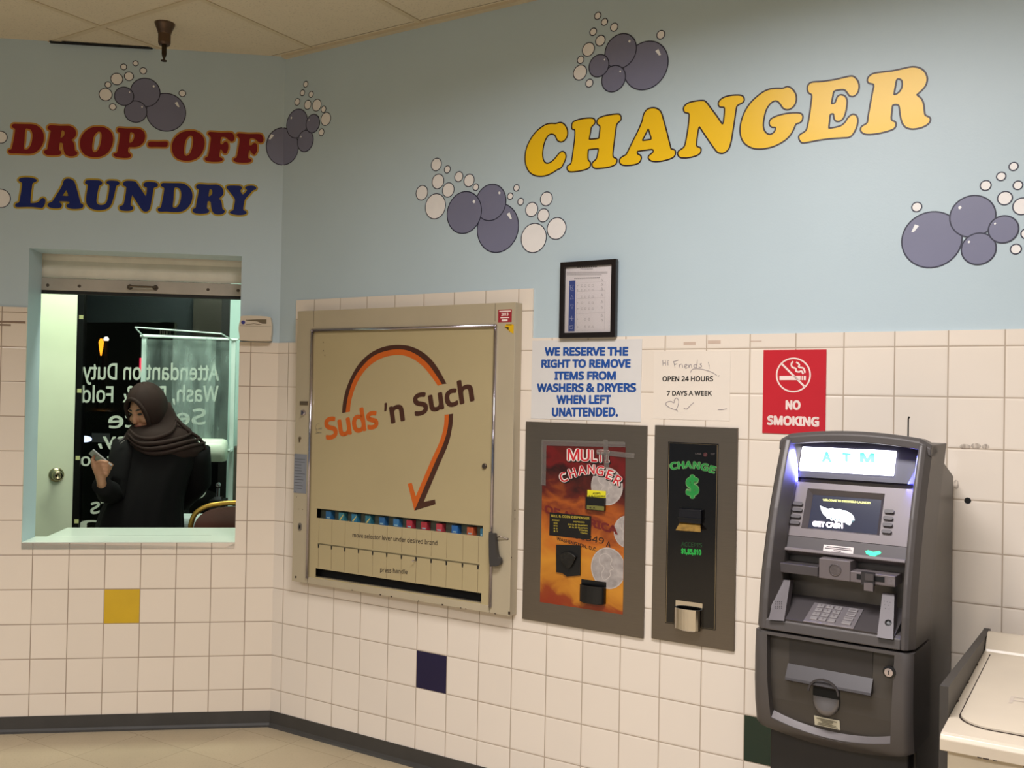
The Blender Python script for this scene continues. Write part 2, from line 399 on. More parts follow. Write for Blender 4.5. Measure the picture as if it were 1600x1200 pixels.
# ceiling, floor
def l2r(x, y): p = RF.local(LF.world((x, y, 0))); return (p.x, p.y)
roomp = [l2r(-4.3, 2.3), l2r(.6, 2.3), (1.2, .12), (6, .12), (6, -6.6), l2r(-4.3, -4.2)]
b = MB(); n = len(roomp)
b.add([(x, y, CEIL) for x, y in roomp]+[(x, y, CEIL+.1) for x, y in roomp], [tuple(range(n)), tuple(range(2*n-1, n-1, -1))]+[(i, i+n, (i+1) % n+n, (i+1) % n) for i in range(n)])
ceil = obj('ceiling', b, CEILM, F=RF, origin=O0, kind='structure')
TBAR = mat('ceiling_grid_bar', '#c9bb9f', .6, var=.04)
b = MB()
for k in range(-7, 10): b.box(.18+.61*k-.012, .18+.61*k+.012, -6.5, .008 if k >= 0 else 0.55, CEIL-.004, CEIL+.01)
for k in range(0, 10): b.box(-3.6, 5.9, -.643-.61*k-.012, -.643-.61*k+.012, CEIL-.0043, CEIL+.01)
obj('ceiling_grid', b, TBAR, ceil)
b = MB().box(.0, 5.9, -.02, .008, CEIL-.012, CEIL+.004)
obj('wall_angle_trim', b, TBAR, ceil)
p0, p1 = LF.px(78, 66)[0], LF.px(238, 76)[0]
bq = MB()
for x, y in ((p0, CEIL),): pass
q = [RF.local(LF.world(p)) for p in ((p0, .006, CEIL-.010), (p1, .006, CEIL-.007), (p1, .006, CEIL+.002), (p0, .006, CEIL+.002), (p0, -.012, CEIL-.0045), (p1, -.012, CEIL-.0045))]
bq.quad(q[0], q[1], q[2], q[3]); bq.quad(q[4], q[5], q[1], q[0])
obj('open_gap', bq, BLACKM, ceil, label='dark gap where a ceiling tile has lifted')
b = MB().box(-8, 6, -6.6, 8, -.05, 0)
obj('floor', b, FLOORM, F=RF, origin=O0, kind='structure')
# cove base
def base(name, F, x0, x1):
    pr = [(-.004, .0705), (-.0042, .016), (-.008, .006), (-.018, 0), (.0, 0), (.0, .0705)]
    b = MB(); b.loft([[(x, y, z) for y, z in pr] for x in (x0, x1)])
    obj(name, b, BASEM, F=F, kind='structure')
base('baseboard_left', LF, -4.2, -.002); base('baseboard_right', RF, .002, 5.9)
# the far sides of the laundromat, behind the viewer
PALE = mat('far_wall_paint', '#6d7880', .6)
obj('wall_back', MB().box(-3.6, 6, -6.6, -6.5, 0, CEIL), PALE, F=RF, kind='structure')
obj('wall_far_right', MB().box(5.9, 6, -6.5, .1, 0, CEIL), PALE, F=RF, kind='structure')
obj('wall_far_left', MB().box(-4.3, -4.2, -4.6, 0, 0, CEIL), PALE, F=LF, kind='structure')
# ------------------------------------------------------------------ pass-through window: counter and roller shutter
SILL = mat('white_counter_laminate', '#dfe6da', .25, var=.02)
zs = oz0
ix0 = LF.px(72, 842, WT)[0]
b = MB().box(ox0+.001, ox1-.001, .0, WT+.001, zs-.03, zs+.003)
b2 = MB().box(ix0, ox1+.35, WT+.002, .47, zs-.03, zs+.003)
ct = thing('service_counter', 'white laminate counter behind the drop-off window sill', 'counter', LF, ((ox0+ox1)/2, .32, zs-.03))
obj('trim_2', b, SILL, F=LF, kind='structure'); obj('counter_top', b2, SILL, ct, bevel=.004)
jx = LF.px(170, 838, .2)[0]
obj('joint', MB().box(jx, LF.px(330, 838, .2)[0], .2, .2015, zs+.003, zs+.0034), mat('counter_joint', '#7c857c', .7), ct)
sh = thing('roller_shutter', 'grey roller shutter rolled up above the drop-off window', 'shutter', LF, ((ox0+ox1)/2, WT+.03, LF.px(220, 459, WT)[1]))
Y = WT+.006
def zpx(x, y, yy): return LF.px(x, y, yy)[1]
z_a, z_b, z_c, z_d = zpx(220, 403, Y), zpx(220, 437.5, Y), zpx(220, 458, Y), zpx(220, 463, Y)
sx0, sx1 = ox0-.06, ox1+.06
b = MB(); prof = []
h = .078
for k in range(6):
    for t in (0, .25, .5, .75): prof.append((Y+.012-.007*math.sin(math.pi*t), z_b+h*(k+t)))
prof.append((Y+.012, z_b+6*h))
b.loft([[(x, y, z) for y, z in prof]+[(x, Y+.02, prof[-1][1]), (x, Y+.02, prof[0][1])] for x in (sx0, sx1)])
obj('slats', b, mat('grey_shutter_slat', '#e3dccb', .5, .0, var=.06), sh)
BAR = mat('shutter_bar_metal', '#b5aca0', .45, .15, var=.08)
obj('bottom_bar', MB().box(sx0, sx1, Y-.004, Y+.03, z_c, z_b-.004), BAR, sh, bevel=.002)
obj('rubber_seal', MB().box(sx0, sx1, Y-.002, Y+.026, z_d, z_c-.001), mat('black_rubber', '#141311', .6), sh)
hx0, hz0 = LF.px(203, 448.5, Y-.004); hx1, _ = LF.px(243, 450.5, Y-.004)
b = MB().tube([(hx0, Y-.004, hz0), (hx0, Y-.028, hz0), (hx0+.008, Y-.034, hz0), (hx1-.008, Y-.034, hz0), (hx1, Y-.028, hz0), (hx1, Y-.004, hz0)], .0055, 10)
for x in (hx0, hx1): b.lathe((x, Y-.004, hz0), (0, -1, 0), [(.013, 0), (.011, .004)], 14)
obj('handle', b, mat('dull_steel', '#6d6258', .35, .9), sh)
for x, y in ((74.5, 445.5), (124, 447), (325, 452.5), (372, 454)):
    a = LF.px(x, y, Y-.004); obj('screw', MB().lathe((a[0], Y-.004, a[1]), (0, -1, 0), [(.0075, 0), (.005, .0025)], 12), mat('dull_steel', '#6d6258', .35, .9), sh)
# ------------------------------------------------------------------ attendant room
YB = 2.15
obj('wall_attendant_left', MB().box(-2.95, -2.85, WT, YB+.1, 0, CEIL), PALE, F=LF, kind='structure')
ATP = mat('pale_aqua_paint', '#b9d3cc', .5, var=.02)
px0 = LF.px(357, 600, 1.75)[0]
obj('wall_attendant_right', MB().box(.45, .55, WT+.3, YB+.1, 0, CEIL), ATP, F=LF, kind='structure')
obj('trim_1', MB().box(px0, .45, 1.75, YB+.1, 0, CEIL), ATP, F=LF, kind='structure')
# storefront window with mirrored lettering
fx0 = LF.px(112, 600, YB)[0]; gx0 = LF.px(130, 600, YB)[0]; gx1 = LF.px(345, 600, YB)[0]
gz0, gz1 = .12, 2.75
win = thing('window_1', 'dark storefront window with white mirrored lettering behind the attendant', 'window', LF, ((gx0+gx1)/2, YB, 0), kind='structure')
ALU = mat('black_aluminium', '#12100f', .4, .3)
b = MB().box(-2.85, gx0, YB-.03, YB+.05, 0, gz1).box(gx1, px0+.02, YB-.03, YB+.05, 0, gz1).box(gx0, gx1, YB-.03, YB+.05, 0, gz0)
obj('window_frame', b, ALU, win)
obj('wall_attendant_header', MB().box(-2.85, px0-.002, YB-.03, YB+.1, gz1, CEIL), ALU, F=LF, kind='structure')
GLASS = clear_mat('window_glass', '#ffffff', .0, .0, .8)
obj('pane', MB().box(gx0, gx1, YB, YB+.006, gz0, gz1), GLASS, win)
VINYL = mat('white_vinyl', '#e9ecdc', .5, emit='#e9ecdc', es=.0)
b = MB(); yl = YB-.002
def mtext(s, xl, xr, base_l, base_r, cap, bold=.014):
    a = LF.px(xr, base_r, yl); c = LF.px(xl, base_l, yl); d = LF.px(xr, base_r-cap, yl)
    text3(b, s, (a[0], yl, a[1]), (c[0], yl, c[1]), (0, 0, d[1]-a[1]), bold, mirror=True)
mtext('Attendant on Duty', 129, 342, 593, 594.5, 25.5)
mtext('Wash, Dry &  Fold', 128, 341, 629, 627.5, 25)
mtext('Service', 169, 322, 669.5, 663, 25)
mtext('Monday,', 153, 300, 697.5, 697.5, 20)
mtext('to Sunday no', 126, 300, 728, 728, 19)
mtext('Comforters', 141, 322, 804, 777, 24)
mtext('Open', 125, 322, 828, 826, 19)
a = LF.px(156, 765, yl); bb2 = MB()
b.lathe((a[0], yl, a[1]), (0, -1, 0), [(.022, 0), (.022, .0004)], 20)
obj('lettering', b, VINYL, win)
for x, y in ((127, 495.5), (124, 610.5), (121.5, 715.5), (119.5, 814.5)):
    a = LF.px(x, y, YB-.031); r = .013
    obj('sticker', MB().box(a[0]-r, a[0]+r, YB-.0325, YB-.03, a[1]-r, a[1]+r), mat('pale_yellow_sticker', '#e8e4a0', .6), win)
# door standing open
kp = LF.hit(88, 742, (0, .85, 0), (0, 1, 0))
DF = Frame(LF.world((kp.x, kp.y, 0)), AL+math.radians(24))
DOORM = mat('cream_green_door_paint', '#d8dcc0', .4, var=.015)
ex = DF.px(117, 640, 0)[0]
dr = thing('door_1', 'pale cream door standing open behind the drop-off window', 'door', DF, (ex-.43, 0, 0), kind='structure')
obj('door_slab', MB().box(ex-.86, ex, 0, .04, .01, 2.05), DOORM, dr, bevel=.002)
kz = DF.px(88, 742, 0)[1]
KN = mat('satin_nickel', '#a59a7c', .22, 1)
b = MB().lathe((0, 0, kz), (0, -1, 0), [(.038, 0), (.037, .004), (.028, .011), (.013, .014), (.012, .032), (.02, .036), (.0265, .046), (.027, .055), (.022, .064), (.010, .067), (.009, .064), (.0, .064)], 28)
obj('door_knob', b, KN, dr, smooth=True)
# ------------------------------------------------------------------ cut vinyl wall letters
YD = .0074   # just in front of the painted face (y = .008)
GL = {
'C': (810, 130, 7.5, [[(440,472),(490,460),(535,478),(570,530),(578,590),(565,640),(530,680),(490,688),(455,668),(430,615),(395,597),(355,610),(320,660),(295,740),(285,830),(295,900),(325,935),(370,930),(420,890),(465,835),(500,803),(535,805),(558,840),(553,890),(525,955),(495,997),(460,1012),(400,1050),(330,1082),(250,1092),(175,1075),(120,1030),(85,950),(78,860),(95,760),(140,660),(210,565),(300,495),(370,472)]]),
'H': (810, 130, 7.5, [[(625,500),(640,455),(700,428),(790,410),(870,410),(898,435),(895,475),(857,515),(845,580),(832,650),(838,656),(890,653),(938,645),(944,635),(953,560),(955,505),(925,480),(922,440),(950,405),(1030,378),(1160,360),(1195,375),(1205,410),(1195,440),(1155,480),(1140,560),(1125,680),(1110,800),(1112,862),(1150,885),(1155,920),(1135,955),(1060,985),(960,998),(895,998),(865,970),(868,930),(910,890),(928,835),(936,776),(930,770),(880,772),(826,780),(820,788),(815,850),(820,900),(845,930),(835,985),(780,1015),(680,1035),(600,1038),(572,1010),(575,970),(615,940),(630,870),(645,760),(660,640),(660,550),(632,540)]]),
'A': (950, 130, 7.5, [[(430,340),(470,300),(535,287),(590,305),(625,345),(655,440),(690,570),(735,750),(745,770),(785,785),(790,830),(765,870),(690,900),(600,918),(515,915),(475,885),(478,850),(525,810),(528,788),(515,778),(470,782),(355,798),(345,806),(348,828),(385,850),(388,895),(355,940),(270,962),(180,962),(138,935),(140,885),(185,850),(215,830),(270,720),(350,560),(400,440),(410,390)],
   [(471,540),(478,555),(504,640),(500,656),(490,660),(415,670),(406,664),(425,630),(464,552)]]),
'N': (1050, 120, 9.2308, [[(165,470),(180,420),(240,375),(340,350),(440,342),(490,360),(560,450),(650,570),(720,672),(730,676),(738,660),(745,620),(755,520),(755,455),(740,440),(690,435),(668,400),(680,350),(740,300),(840,270),(950,263),(1015,275),(1042,320),(1025,370),(945,415),(925,480),(905,620),(880,780),(855,930),(820,1040),(760,1095),(705,1105),(650,1085),(590,1010),(500,880),(402,732),(394,727),(386,745),(375,800),(355,950),(360,1000),(410,1025),(420,1060),(400,1110),(320,1150),(210,1170),(120,1165),(82,1120),(95,1070),(170,1015),(200,920),(230,740),(245,590),(240,530),(185,515)]]),
'G': (1140, 110, 9.2308, [[(690,257),(770,257),(830,233),(890,255),(945,320),(965,400),(945,490),(890,550),(825,568),(770,545),(730,490),(690,448),(640,445),(580,490),(530,570),(500,680),(487,790),(505,870),(550,915),(595,920),(640,890),(660,845),(655,822),(610,820),(575,785),(575,735),(610,690),(700,650),(830,620),(950,612),(1020,618),(1055,650),(1050,715),(1015,755),(960,775),(930,840),(880,930),(800,1010),(680,1080),(560,1120),(430,1135),(320,1120),(220,1060),(165,970),(150,860),(165,740),(210,610),(290,480),(390,380),(500,300),(600,265)]]),
'E': (1235, 90, 8, [[(210,380),(230,330),(280,305),(400,297),(550,275),(680,245),(770,230),(820,260),(855,320),(858,390),(835,450),(790,485),(740,480),(705,435),(670,403),(600,405),(545,425),(530,490),(515,565),(522,574),(555,565),(570,530),(590,485),(630,465),(680,480),(708,530),(705,610),(690,690),(665,755),(620,795),(570,795),(545,760),(538,710),(520,705),(498,718),(490,790),(482,870),(490,880),(560,870),(630,850),(680,810),(720,750),(770,710),(820,720),(843,770),(835,850),(795,940),(740,995),(640,1005),(500,1015),(350,1035),(170,1068),(125,1050),(105,1010),(115,965),(190,915),(215,840),(240,700),(258,560),(265,470),(225,440)]]),
'R': (1330, 90, 8.5714, [[(215,310),(230,260),(290,215),(400,195),(560,175),(700,145),(820,122),(920,140),(990,195),(1020,280),(1000,370),(950,435),(888,492),(886,502),(940,550),(970,620),(985,740),(1000,775),(1050,800),(1062,840),(1030,890),(950,935),(830,958),(740,940),(690,890),(665,820),(650,730),(640,655),(625,636),(595,630),(562,638),(554,655),(545,730),(540,830),(590,860),(600,905),(570,955),(480,990),(350,1020),(220,1030),(150,1010),(125,970),(140,920),(210,875),(225,790),(255,620),(285,460),(300,365),(240,345)],
   [(612,296),(650,290),(680,320),(680,390),(650,450),(610,485),(582,494),(576,485),(590,400)]]),
'D': (0, 180, 11.4286, [[(210,190),(240,155),(330,155),(450,158),(560,160),(650,180),(730,240),(775,320),(785,410),(765,510),(710,600),(630,665),(540,690),(420,690),(300,682),(190,682),(150,655),(160,615),(205,600),(225,520),(250,400),(265,300),(265,245),(220,220)], [(455,255),(510,245),(555,270),(578,340),(575,430),(550,530),(500,600),(445,608),(425,580),(440,450)]]),
'O': (120, 180, 11.4286, [[(380,205),(470,210),(560,250),(625,320),(650,420),(630,540),(570,650),(480,720),(370,750),(250,745),(150,710),(80,630),(55,520),(70,410),(130,310),(220,240),(300,212)], [(370,300),(415,298),(440,340),(438,430),(415,540),(380,620),(330,658),(290,645),(275,580),(285,470),(310,370)]]),
'P': (120, 180, 11.4286, [[(720,270),(735,230),(800,228),(900,235),(1050,235),(1140,250),(1200,300),(1222,370),(1205,460),(1150,530),(1060,570),(940,572),(920,600),(920,660),(960,695),(965,730),(930,760),(830,765),(710,750),(655,715),(665,685),(715,665),(740,560),(760,430),(770,320),(730,300)], [(955,310),(990,308),(1025,340),(1020,410),(990,470),(940,490),(945,400)]]),
'-': (120, 180, 11.4286, [[(1272,535),(1278,495),(1310,470),(1450,473),(1590,468),(1622,485),(1625,520),(1612,560),(1570,570),(1430,567),(1300,567)]]),
'F': (260, 190, 10, [[(650,190),(670,162),(730,162),(850,170),(1000,168),(1045,195),(1065,255),(1050,300),(1010,310),(970,285),(930,250),(870,240),(850,270),(845,345),(880,350),(905,320),(940,315),(965,350),(965,430),(935,495),(900,495),(875,460),(850,430),(835,480),(830,550),(870,570),(880,600),(840,625),(740,630),(640,620),(600,590),(610,560),(645,545),(665,470),(685,350),(695,260),(680,225)]]),
'L': (10, 265, 11.4286, [[(215,185),(250,150),(350,138),(470,148),(540,180),(530,215),(470,245),(455,330),(440,440),(430,585),(440,597),(500,595),(570,575),(620,520),(660,505),(695,535),(690,610),(650,680),(600,685),(480,670),(330,668),(180,670),(155,640),(175,600),(225,580),(250,460),(270,340),(275,240),(240,215)]]),
'U': (120, 265, 11.4286, [[(145,230),(175,190),(280,185),(400,192),(450,220),(445,265),(405,285),(385,350),(365,450),(352,550),(365,605),(420,630),(490,620),(535,570),(565,450),(580,330),(575,270),(530,245),(540,205),(620,195),(730,205),(765,240),(750,270),(710,290),(690,360),(670,450),(640,560),(600,650),(530,705),(430,725),(320,718),(230,680),(175,610),(165,520),(180,400),(195,280),(160,255)]]),
'Y': (230, 270, 8.8889, [[(1098,200),(1130,180),(1220,178),(1300,185),(1318,220),(1295,245),(1310,280),(1330,300),(1360,275),(1385,240),(1360,215),(1385,185),(1470,180),(1515,205),(1505,235),(1470,245),(1420,300),(1360,370),(1345,430),(1335,510),(1375,535),(1378,565),(1330,585),(1230,585),(1150,560),(1155,535),(1195,515),(1210,440),(1218,370),(1180,310),(1120,235)]]),
}
def traced(ch):
    x0, y0, s, loops = GL[ch]; F = RF if ch in 'CHANGER' else LF
    return [[F.px(x, y, YD) for x, y in crop(spline(l, 3), x0, y0, s)] for l in loops]
def fitted(ch, F, xl, xr, yt, yb):
    lp = traced(ch); xs = [p[0] for p in lp[0]]; zs_ = [p[1] for p in lp[0]]
    xm, ym = (xl+xr)/2, (yt+yb)/2
    X0, X1 = F.px(xl, ym, YD)[0], F.px(xr, ym, YD)[0]; Z1, Z0 = F.px(xm, yt, YD)[1], F.px(xm, yb, YD)[1]
    f = lambda p: (X0+(p[0]-min(xs))/(max(xs)-min(xs))*(X1-X0), Z0+(p[1]-min(zs_))/(max(zs_)-min(zs_))*(Z1-Z0))
    return [[f(p) for p in l] for l in lp]
YEL = mat('yellow_sign_vinyl', '#f8c814', .32, var=.02, scale=3); DARKO = mat('dark_brown_outline', '#2c1310', .4)
RED = mat('dark_red_sign_vinyl', '#7d131c', .5, var=.03, spec=.3); NAVY = mat('navy_sign_vinyl', '#14256c', .5, var=.04, spec=.3); GOLD = mat('orange_gold_outline', '#c08a3e', .5, spec=.3); GOLD2 = mat('yellow_gold_outline', '#b59a35', .5, spec=.3)
def wall_letter(ch, loops, F, fill, line, wd, front, label, group):
    b = MB().poly(loops, YD)
    o = obj('wall_letter', b, fill, F=F, label=label, cat='letter', group=group)
    b = MB(); y = YD-.0004 if front else YD+.0003
    for l in loops: b.ribbon(l, wd, y)
    obj('outline', b, line, o, label=('dark brown' if front else 'gold')+' outline')
where = {'C': 'first letter', 'H': 'second letter', 'A': 'third letter', 'N': 'middle letter', 'G': 'fifth letter', 'E': 'letter before the last', 'R': 'last letter'}
for ch in 'CHANGER':
    wall_letter(ch, traced(ch), RF, YEL, DARKO, .0052, True, 'yellow wall letter %s with dark outline, %s of CHANGER' % (ch, where[ch]), 'letters of CHANGER')
for ch, bb_, lab in [('D', None, 'starting DROP'), ('R', (69.1, 121.6, 195.7, 243.7), 'second in DROP'), ('O', None, 'between R and P in DROP'), ('P', None, 'ending DROP'), ('-', None, ''),
                     ('O', (268.5, 319.8, 204, 251.5), 'starting OFF'), ('F', None, 'in the middle of OFF'), ('F', (365, 411.5, 208.2, 254.8), 'ending OFF')]:
    lp = traced(ch) if bb_ is None else fitted(ch, LF, *bb_)
    wall_letter(ch, lp, LF, RED, GOLD, .0155, False, ('dark red wall letter %s with gold edge, %s' % (ch, lab)) if ch != '-' else 'dark red hyphen between the wall words DROP and OFF', 'letters of DROP-OFF')
for ch, bb_, lab in [('L', None, 'first'), ('A', (74.7, 130.8, 278.8, 326.3), 'second'), ('U', None, 'third'), ('N', (186.7, 246.4, 282.9, 330.5), 'middle'), ('D', (246.7, 300.7, 285.8, 331.9), 'fifth'),
                     ('R', (301.1, 351.7, 287.8, 334.7), 'next to last'), ('Y', None, 'last')]:
    lp = traced(ch) if bb_ is None else fitted(ch, LF, *bb_)
    wall_letter(ch, lp, LF, NAVY, GOLD2, .0155, False, 'navy blue wall letter %s with gold edge, %s letter of LAUNDRY' % (ch, lab), 'letters of LAUNDRY')
# ------------------------------------------------------------------ soap bubble decals
BUB = mat('grey_violet_bubble', '#797a92', .4, var=.04, scale=5); BUBL = mat('dark_bubble_outline', '#2b2c40', .5)
PEARL = mat('pearl_white_bubble', '#efebe8', .4, var=.03); SHINE = mat('white_highlight', '#f1f1f1', .4)
def halves(poly):
    """split a pixel polygon at the corner of the two walls"""
    xc = lambda y: 445.0-(y-88)*.0195
    def clip(P, sgn):
        out = []
        for i in range(len(P)):
            a, c = P[i], P[(i+1) % len(P)]; da = sgn*(a[0]-xc(a[1]))+.7; dc = sgn*(c[0]-xc(c[1]))+.7
            if da >= 0: out.append(a)
            if (da >= 0) != (dc >= 0):
                t = da/(da-dc); out.append((a[0]+(c[0]-a[0])*t, a[1]+(c[1]-a[1])*t))
        return out
    return [(F, p) for F, p in ((RF, clip(poly, 1)), (LF, clip(poly, -1))) if len(p) > 2]
def cluster(label, F, big, small, x0, y0, s, hl):
    """big bubbles drawn back to front; radii are vertical (true) radii"""
    a = F.px(x0+big[0][0]/s, y0+big[0][1]/s, YD) if big else F.px(x0+small[0][0]/s, y0+small[0][1]/s, YD)
    root = thing('bubble_decal', label, 'wall decal', F, (a[0], YD, a[1]), group='soap bubble decals')
    def disc(cx, cy, rx, ry, lvl, fill, wd, nm, hi):
        px, py = x0+cx/s, y0+cy/s; c = F.px(px, py, YD); t = F.px(px, py-ry/s, YD); r = t[1]-c[1]
        if rx is None: k = 1
        cross = F is RF and x0 == 405 and cx == 300
        b = MB(); bl = MB(); y = YD-.00025*lvl
        if cross:
            pix = [(px+rx/s*math.cos(i*math.pi/36), py+ry/s*math.sin(i*math.pi/36)) for i in range(72)]
            for G, P in halves(pix):
                q = [G.px(u, v, YD) for u, v in P]
                cv = lambda x, z, G=G: tuple(RF.local(G.world((x, y, z))))
                b.poly([q], 0, cv)
            for G in (LF, RF):
                P = [p for p in pix if (p[0] > 445-(p[1]-88)*.0195) == (G is RF)]
                k = max(range(len(P)), key=lambda i: math.dist(P[i], P[i-1])); P = P[k:]+P[:k]
                bl.ribbon([G.px(u, v, YD) for u, v in P], wd, 0, False, lambda x, z, G=G: tuple(RF.local(G.world((x, y-.0002, z)))))
        else:
            q = [(c[0]+r*math.cos(i*math.pi/24), c[1]+r*math.sin(i*math.pi/24)) for i in range(48)]
            b.poly([q], y); bl.ribbon(q, wd, y-.0001)
        o = obj(nm, b, fill, root)
        obj('outline', bl, BUBL, o)
        if hi is not None:
            if cross: G = LF
            else: G = F
            k = r*(.85 if G is F else .9)
            pts = [(.50, .62), (.66, .70), (.80, .38), (.70, .37)] if lvl == 1 else [(.56, .56), (.64, .66), (.74, .60), (.72, .47), (.64, .46)]
            c2 = G.px(px, py, YD)
            q = [(c2[0]+hi*u*k, c2[1]+v*k) for u, v in pts]
            cv = (lambda x, z: tuple(RF.local(LF.world((x, y-.0003, z))))) if cross else (lambda x, z: (x, y-.0003, z))
            obj('highlight', MB().poly([q], 0, cv), SHINE, o)
    for i, (cx, cy, rx, ry) in enumerate(big): disc(cx, cy, rx, ry, i+1, BUB, .0042, 'bubble', hl)
    for cx, cy, rx, ry in small: disc(cx, cy, rx, ry, 1, PEARL, .0036, 'small_bubble', None)
    return root
cluster('grey and pearl bubble decal above the word DROP-OFF', LF, [(1195,855,300,295),(870,545,235,222),(720,845,178,168),(540,605,150,143)],
        [(718,90,38,40),(533,145,45,45),(838,207,50,50),(615,293,68,68),(425,335,92,90),(288,425,46,46),(250,577,100,97),(362,770,50,50),(1450,560,50,50)], 140, 90, 10, 1)
cluster('grey and pearl bubble decal wrapping the corner right of DROP-OFF', RF, [(300,900,208,240),(490,605,138,185),(598,830,105,138),(695,605,88,118)],
        [(602,97,26,38),(560,208,26,38),(672,228,28,39),(493,325,32,44),(628,362,42,59),(745,367,53,76),(832,420,28,41),(862,545,58,84),(805,717,28,44),(102,672,45,44)], 405, 120, 8.276, -1)
cluster('grey bubble decal with pearl bubbles on both sides, left below CHANGER', RF, [(847,715,200,235),(780,470,133,174),(525,567,162,200)],
        [(257,105,46,60),(363,152,27,35),(473,222,38,48),(572,258,50,60),(273,268,58,70),(637,323,26,32),(118,377,57,70),(372,350,56,68),(248,507,100,120),(1027,330,26,31),(968,410,26,31),(1068,462,28,33),(1315,435,60,66),(1174,537,60,68),(1286,594,55,63),(1413,720,92,104),(1193,812,127,140)], 640, 240, 6.154, 1)
cluster('grey and pearl bubble decal high above CHANGER', RF, [(1030,820,285,300),(717,640,203,215),(630,985,155,163),(447,823,128,138)],
        [(432,198,38,44),(517,275,38,43),(637,340,47,50),(375,398,40,46),(465,508,60,66),(315,618,73,84),(218,748,40,46),(210,907,82,93),(327,1040,45,50),(1220,435,50,53)], 880, 0, 8, 1)
cluster('grey and pearl bubble decal right above the bank machine', RF, [(350,850,290,275),(755,620,243,205),(815,940,185,155),(1060,748,158,133)],
        [(205,527,50,46),(885,315,55,48),(1038,225,46,41),(1160,127,46,40),(1203,313,50,42),(1075,440,75,65),(1245,520,88,82),(1183,943,56,48),(1290,790,48,50)], 1400, 240, 6.316, -1)
cluster('pair of pearl bubbles cut by the left picture edge', LF, [], [(10,195,82,75),(8,960,122,115)], 0, 190, 8, None)
# ------------------------------------------------------------------ signs on the right wall
def sheet(name, label, cat, F, quadpx, y, th, m, bevel=0, group=None):
    """a flat rectangular board given by its corners (TL TR BR BL) in survey pixels, made square to the wall"""
    P = [F.px(x, yy, y) for x, yy in quadpx]
    x0, x1 = (P[0][0]+P[3][0])/2, (P[1][0]+P[2][0])/2; z0, z1 = (P[2][1]+P[3][1])/2, (P[0][1]+P[1][1])/2
    t = thing(name, label, cat, F, ((x0+x1)/2, y+th, z0), group)
    obj('panel', MB().box(x0, x1, y, y+th, z0, z1), m, t, bevel=bevel)
    return t, x0, x1, z0, z1
def cl(pts, x0, y0, s): return crop(pts, x0, y0, s)
sg, *_ = sheet('removal_sign', 'white sign in blue capitals about removing unattended items', 'sign', RF, [(830.7,529.8),(1002.9,532.4),(1001,656),(830.7,657)], -.002, .0018, mat('cool_white_sign', '#dcd9d6', .35, var=.02))
b = MB()
for s, xl, xr, yt, yb in [('WE RESERVE THE',128,538,510,552),('RIGHT TO REMOVE',112,550,570,611),('ITEMS FROM',176,478,629,670),('WASHERS & DRYERS',90,577,688,730),('WHEN LEFT',186,453,745,788),('UNATTENDED.',164,488,805,850)]:
    (a, c) = cl([(xl, yb), (xr, yb)], 810, 380, 3.137); ptext(b, RF, s, a, c, (yb-yt)/3.137, -.0026, .04)
obj('lettering', b, mat('blue_lettering', '#1f4f9c', .4), sg)
sg, *_ = sheet('opening_hours_paper', 'taped white paper reading OPEN 24 HOURS with pencil scribbles', 'paper', RF, [(1022.5,548),(1142,549),(1139.5,656),(1020,656)], -.0012, .001, mat('copier_paper', '#e6dbcd', .7, var=.015))
b = MB()
for s, xl, xr, yt, yb in [('OPEN 24 HOURS',187,609,470,511),('7 DAYS A WEEK',222,598,591,630)]:
    (a, c) = cl([(xl, yb), (xr, yb)], 1000, 500, 16/3); ptext(b, RF, s, a, c, (yb-yt)*3/16, -.0018, .022)
obj('lettering', b, INK, sg)
b = MB(); PENC = mat('pencil', '#8b8286', .8)
def stroke(pts, wd, x0=1000, y0=500, s=16/3, y=-.0018, F=RF, bb=None):
    (bb or b).ribbon([F.px(u, v, y) for u, v in cl(spline(pts, 4, False), x0, y0, s)], wd, y, False)
W_ = .0021
for st in ([(190,335),(192,380)],[(212,335),(214,380)],[(192,358),(213,358)],[(232,345),(234,378)],[(231,340),(238,338)],[(280,345),(292,398)],[(276,348),(318,335)],[(286,372),(310,364)],
           [(325,372),(328,395)],[(328,376),(345,366)],[(352,372),(356,398)],[(372,390),(392,378),(384,368),(370,384),(380,402),(396,396)],[(405,372),(408,400),(412,380),(424,370),(432,398)],
           [(478,330),(474,372),(470,398),(448,388),(456,372),(472,374)],[(515,362),(500,368),(514,382),(505,396),(490,392)],[(570,350),(577,388)],[(578,398),(580,402)],
           [(310,752),(255,735),(215,705),(225,685),(258,678),(283,690),(285,668),(305,650),(322,675),(316,715),(304,745),(315,762)],[(420,438),(440,410),(500,408),(590,432),(640,462)],[(650,470),(662,462)],
           [(648,746),(680,748),(722,740)],[(365,735),(390,742),(420,712),(448,688)]):
    stroke(st, W_)
obj('pencil_drawing', b, PENC, sg)
TAPE = clear_mat('clear_tape', '#d9d4cc', .35, .25, .7)
sg, rx0, rx1, rz0, rz1 = sheet('no_smoking_sign', 'red NO SMOKING sign above the bank machine', 'sign', RF, [(1193,547),(1291.4,546),(1289.3,679),(1191,677.5)], -.003, .0028, mat('red_sign_plastic', '#c31d2b', .35, var=.02))
PINKW = mat('pinkish_white_print', '#f0dcd3', .45)
b = MB(); y = -.0034
for s, xl, xr, yl_, yr_, cap in [('NO',1212,1337,748,750,80),('SMOKING',1060,1492,874,889,79)]:
    (a, c) = cl([(xl, yl_), (xr, yr_)], 1000, 500, 16/3); ptext(b, RF, s, a, c, cap*3/16, y, .045)
obj('lettering', b, PINKW, sg)
b = MB(); c = RF.px(1000+1277*3/16, 500+458*3/16, y); r = RF.px(1000+1277*3/16, 500+(458-139)*3/16, y)[1]-c[1]
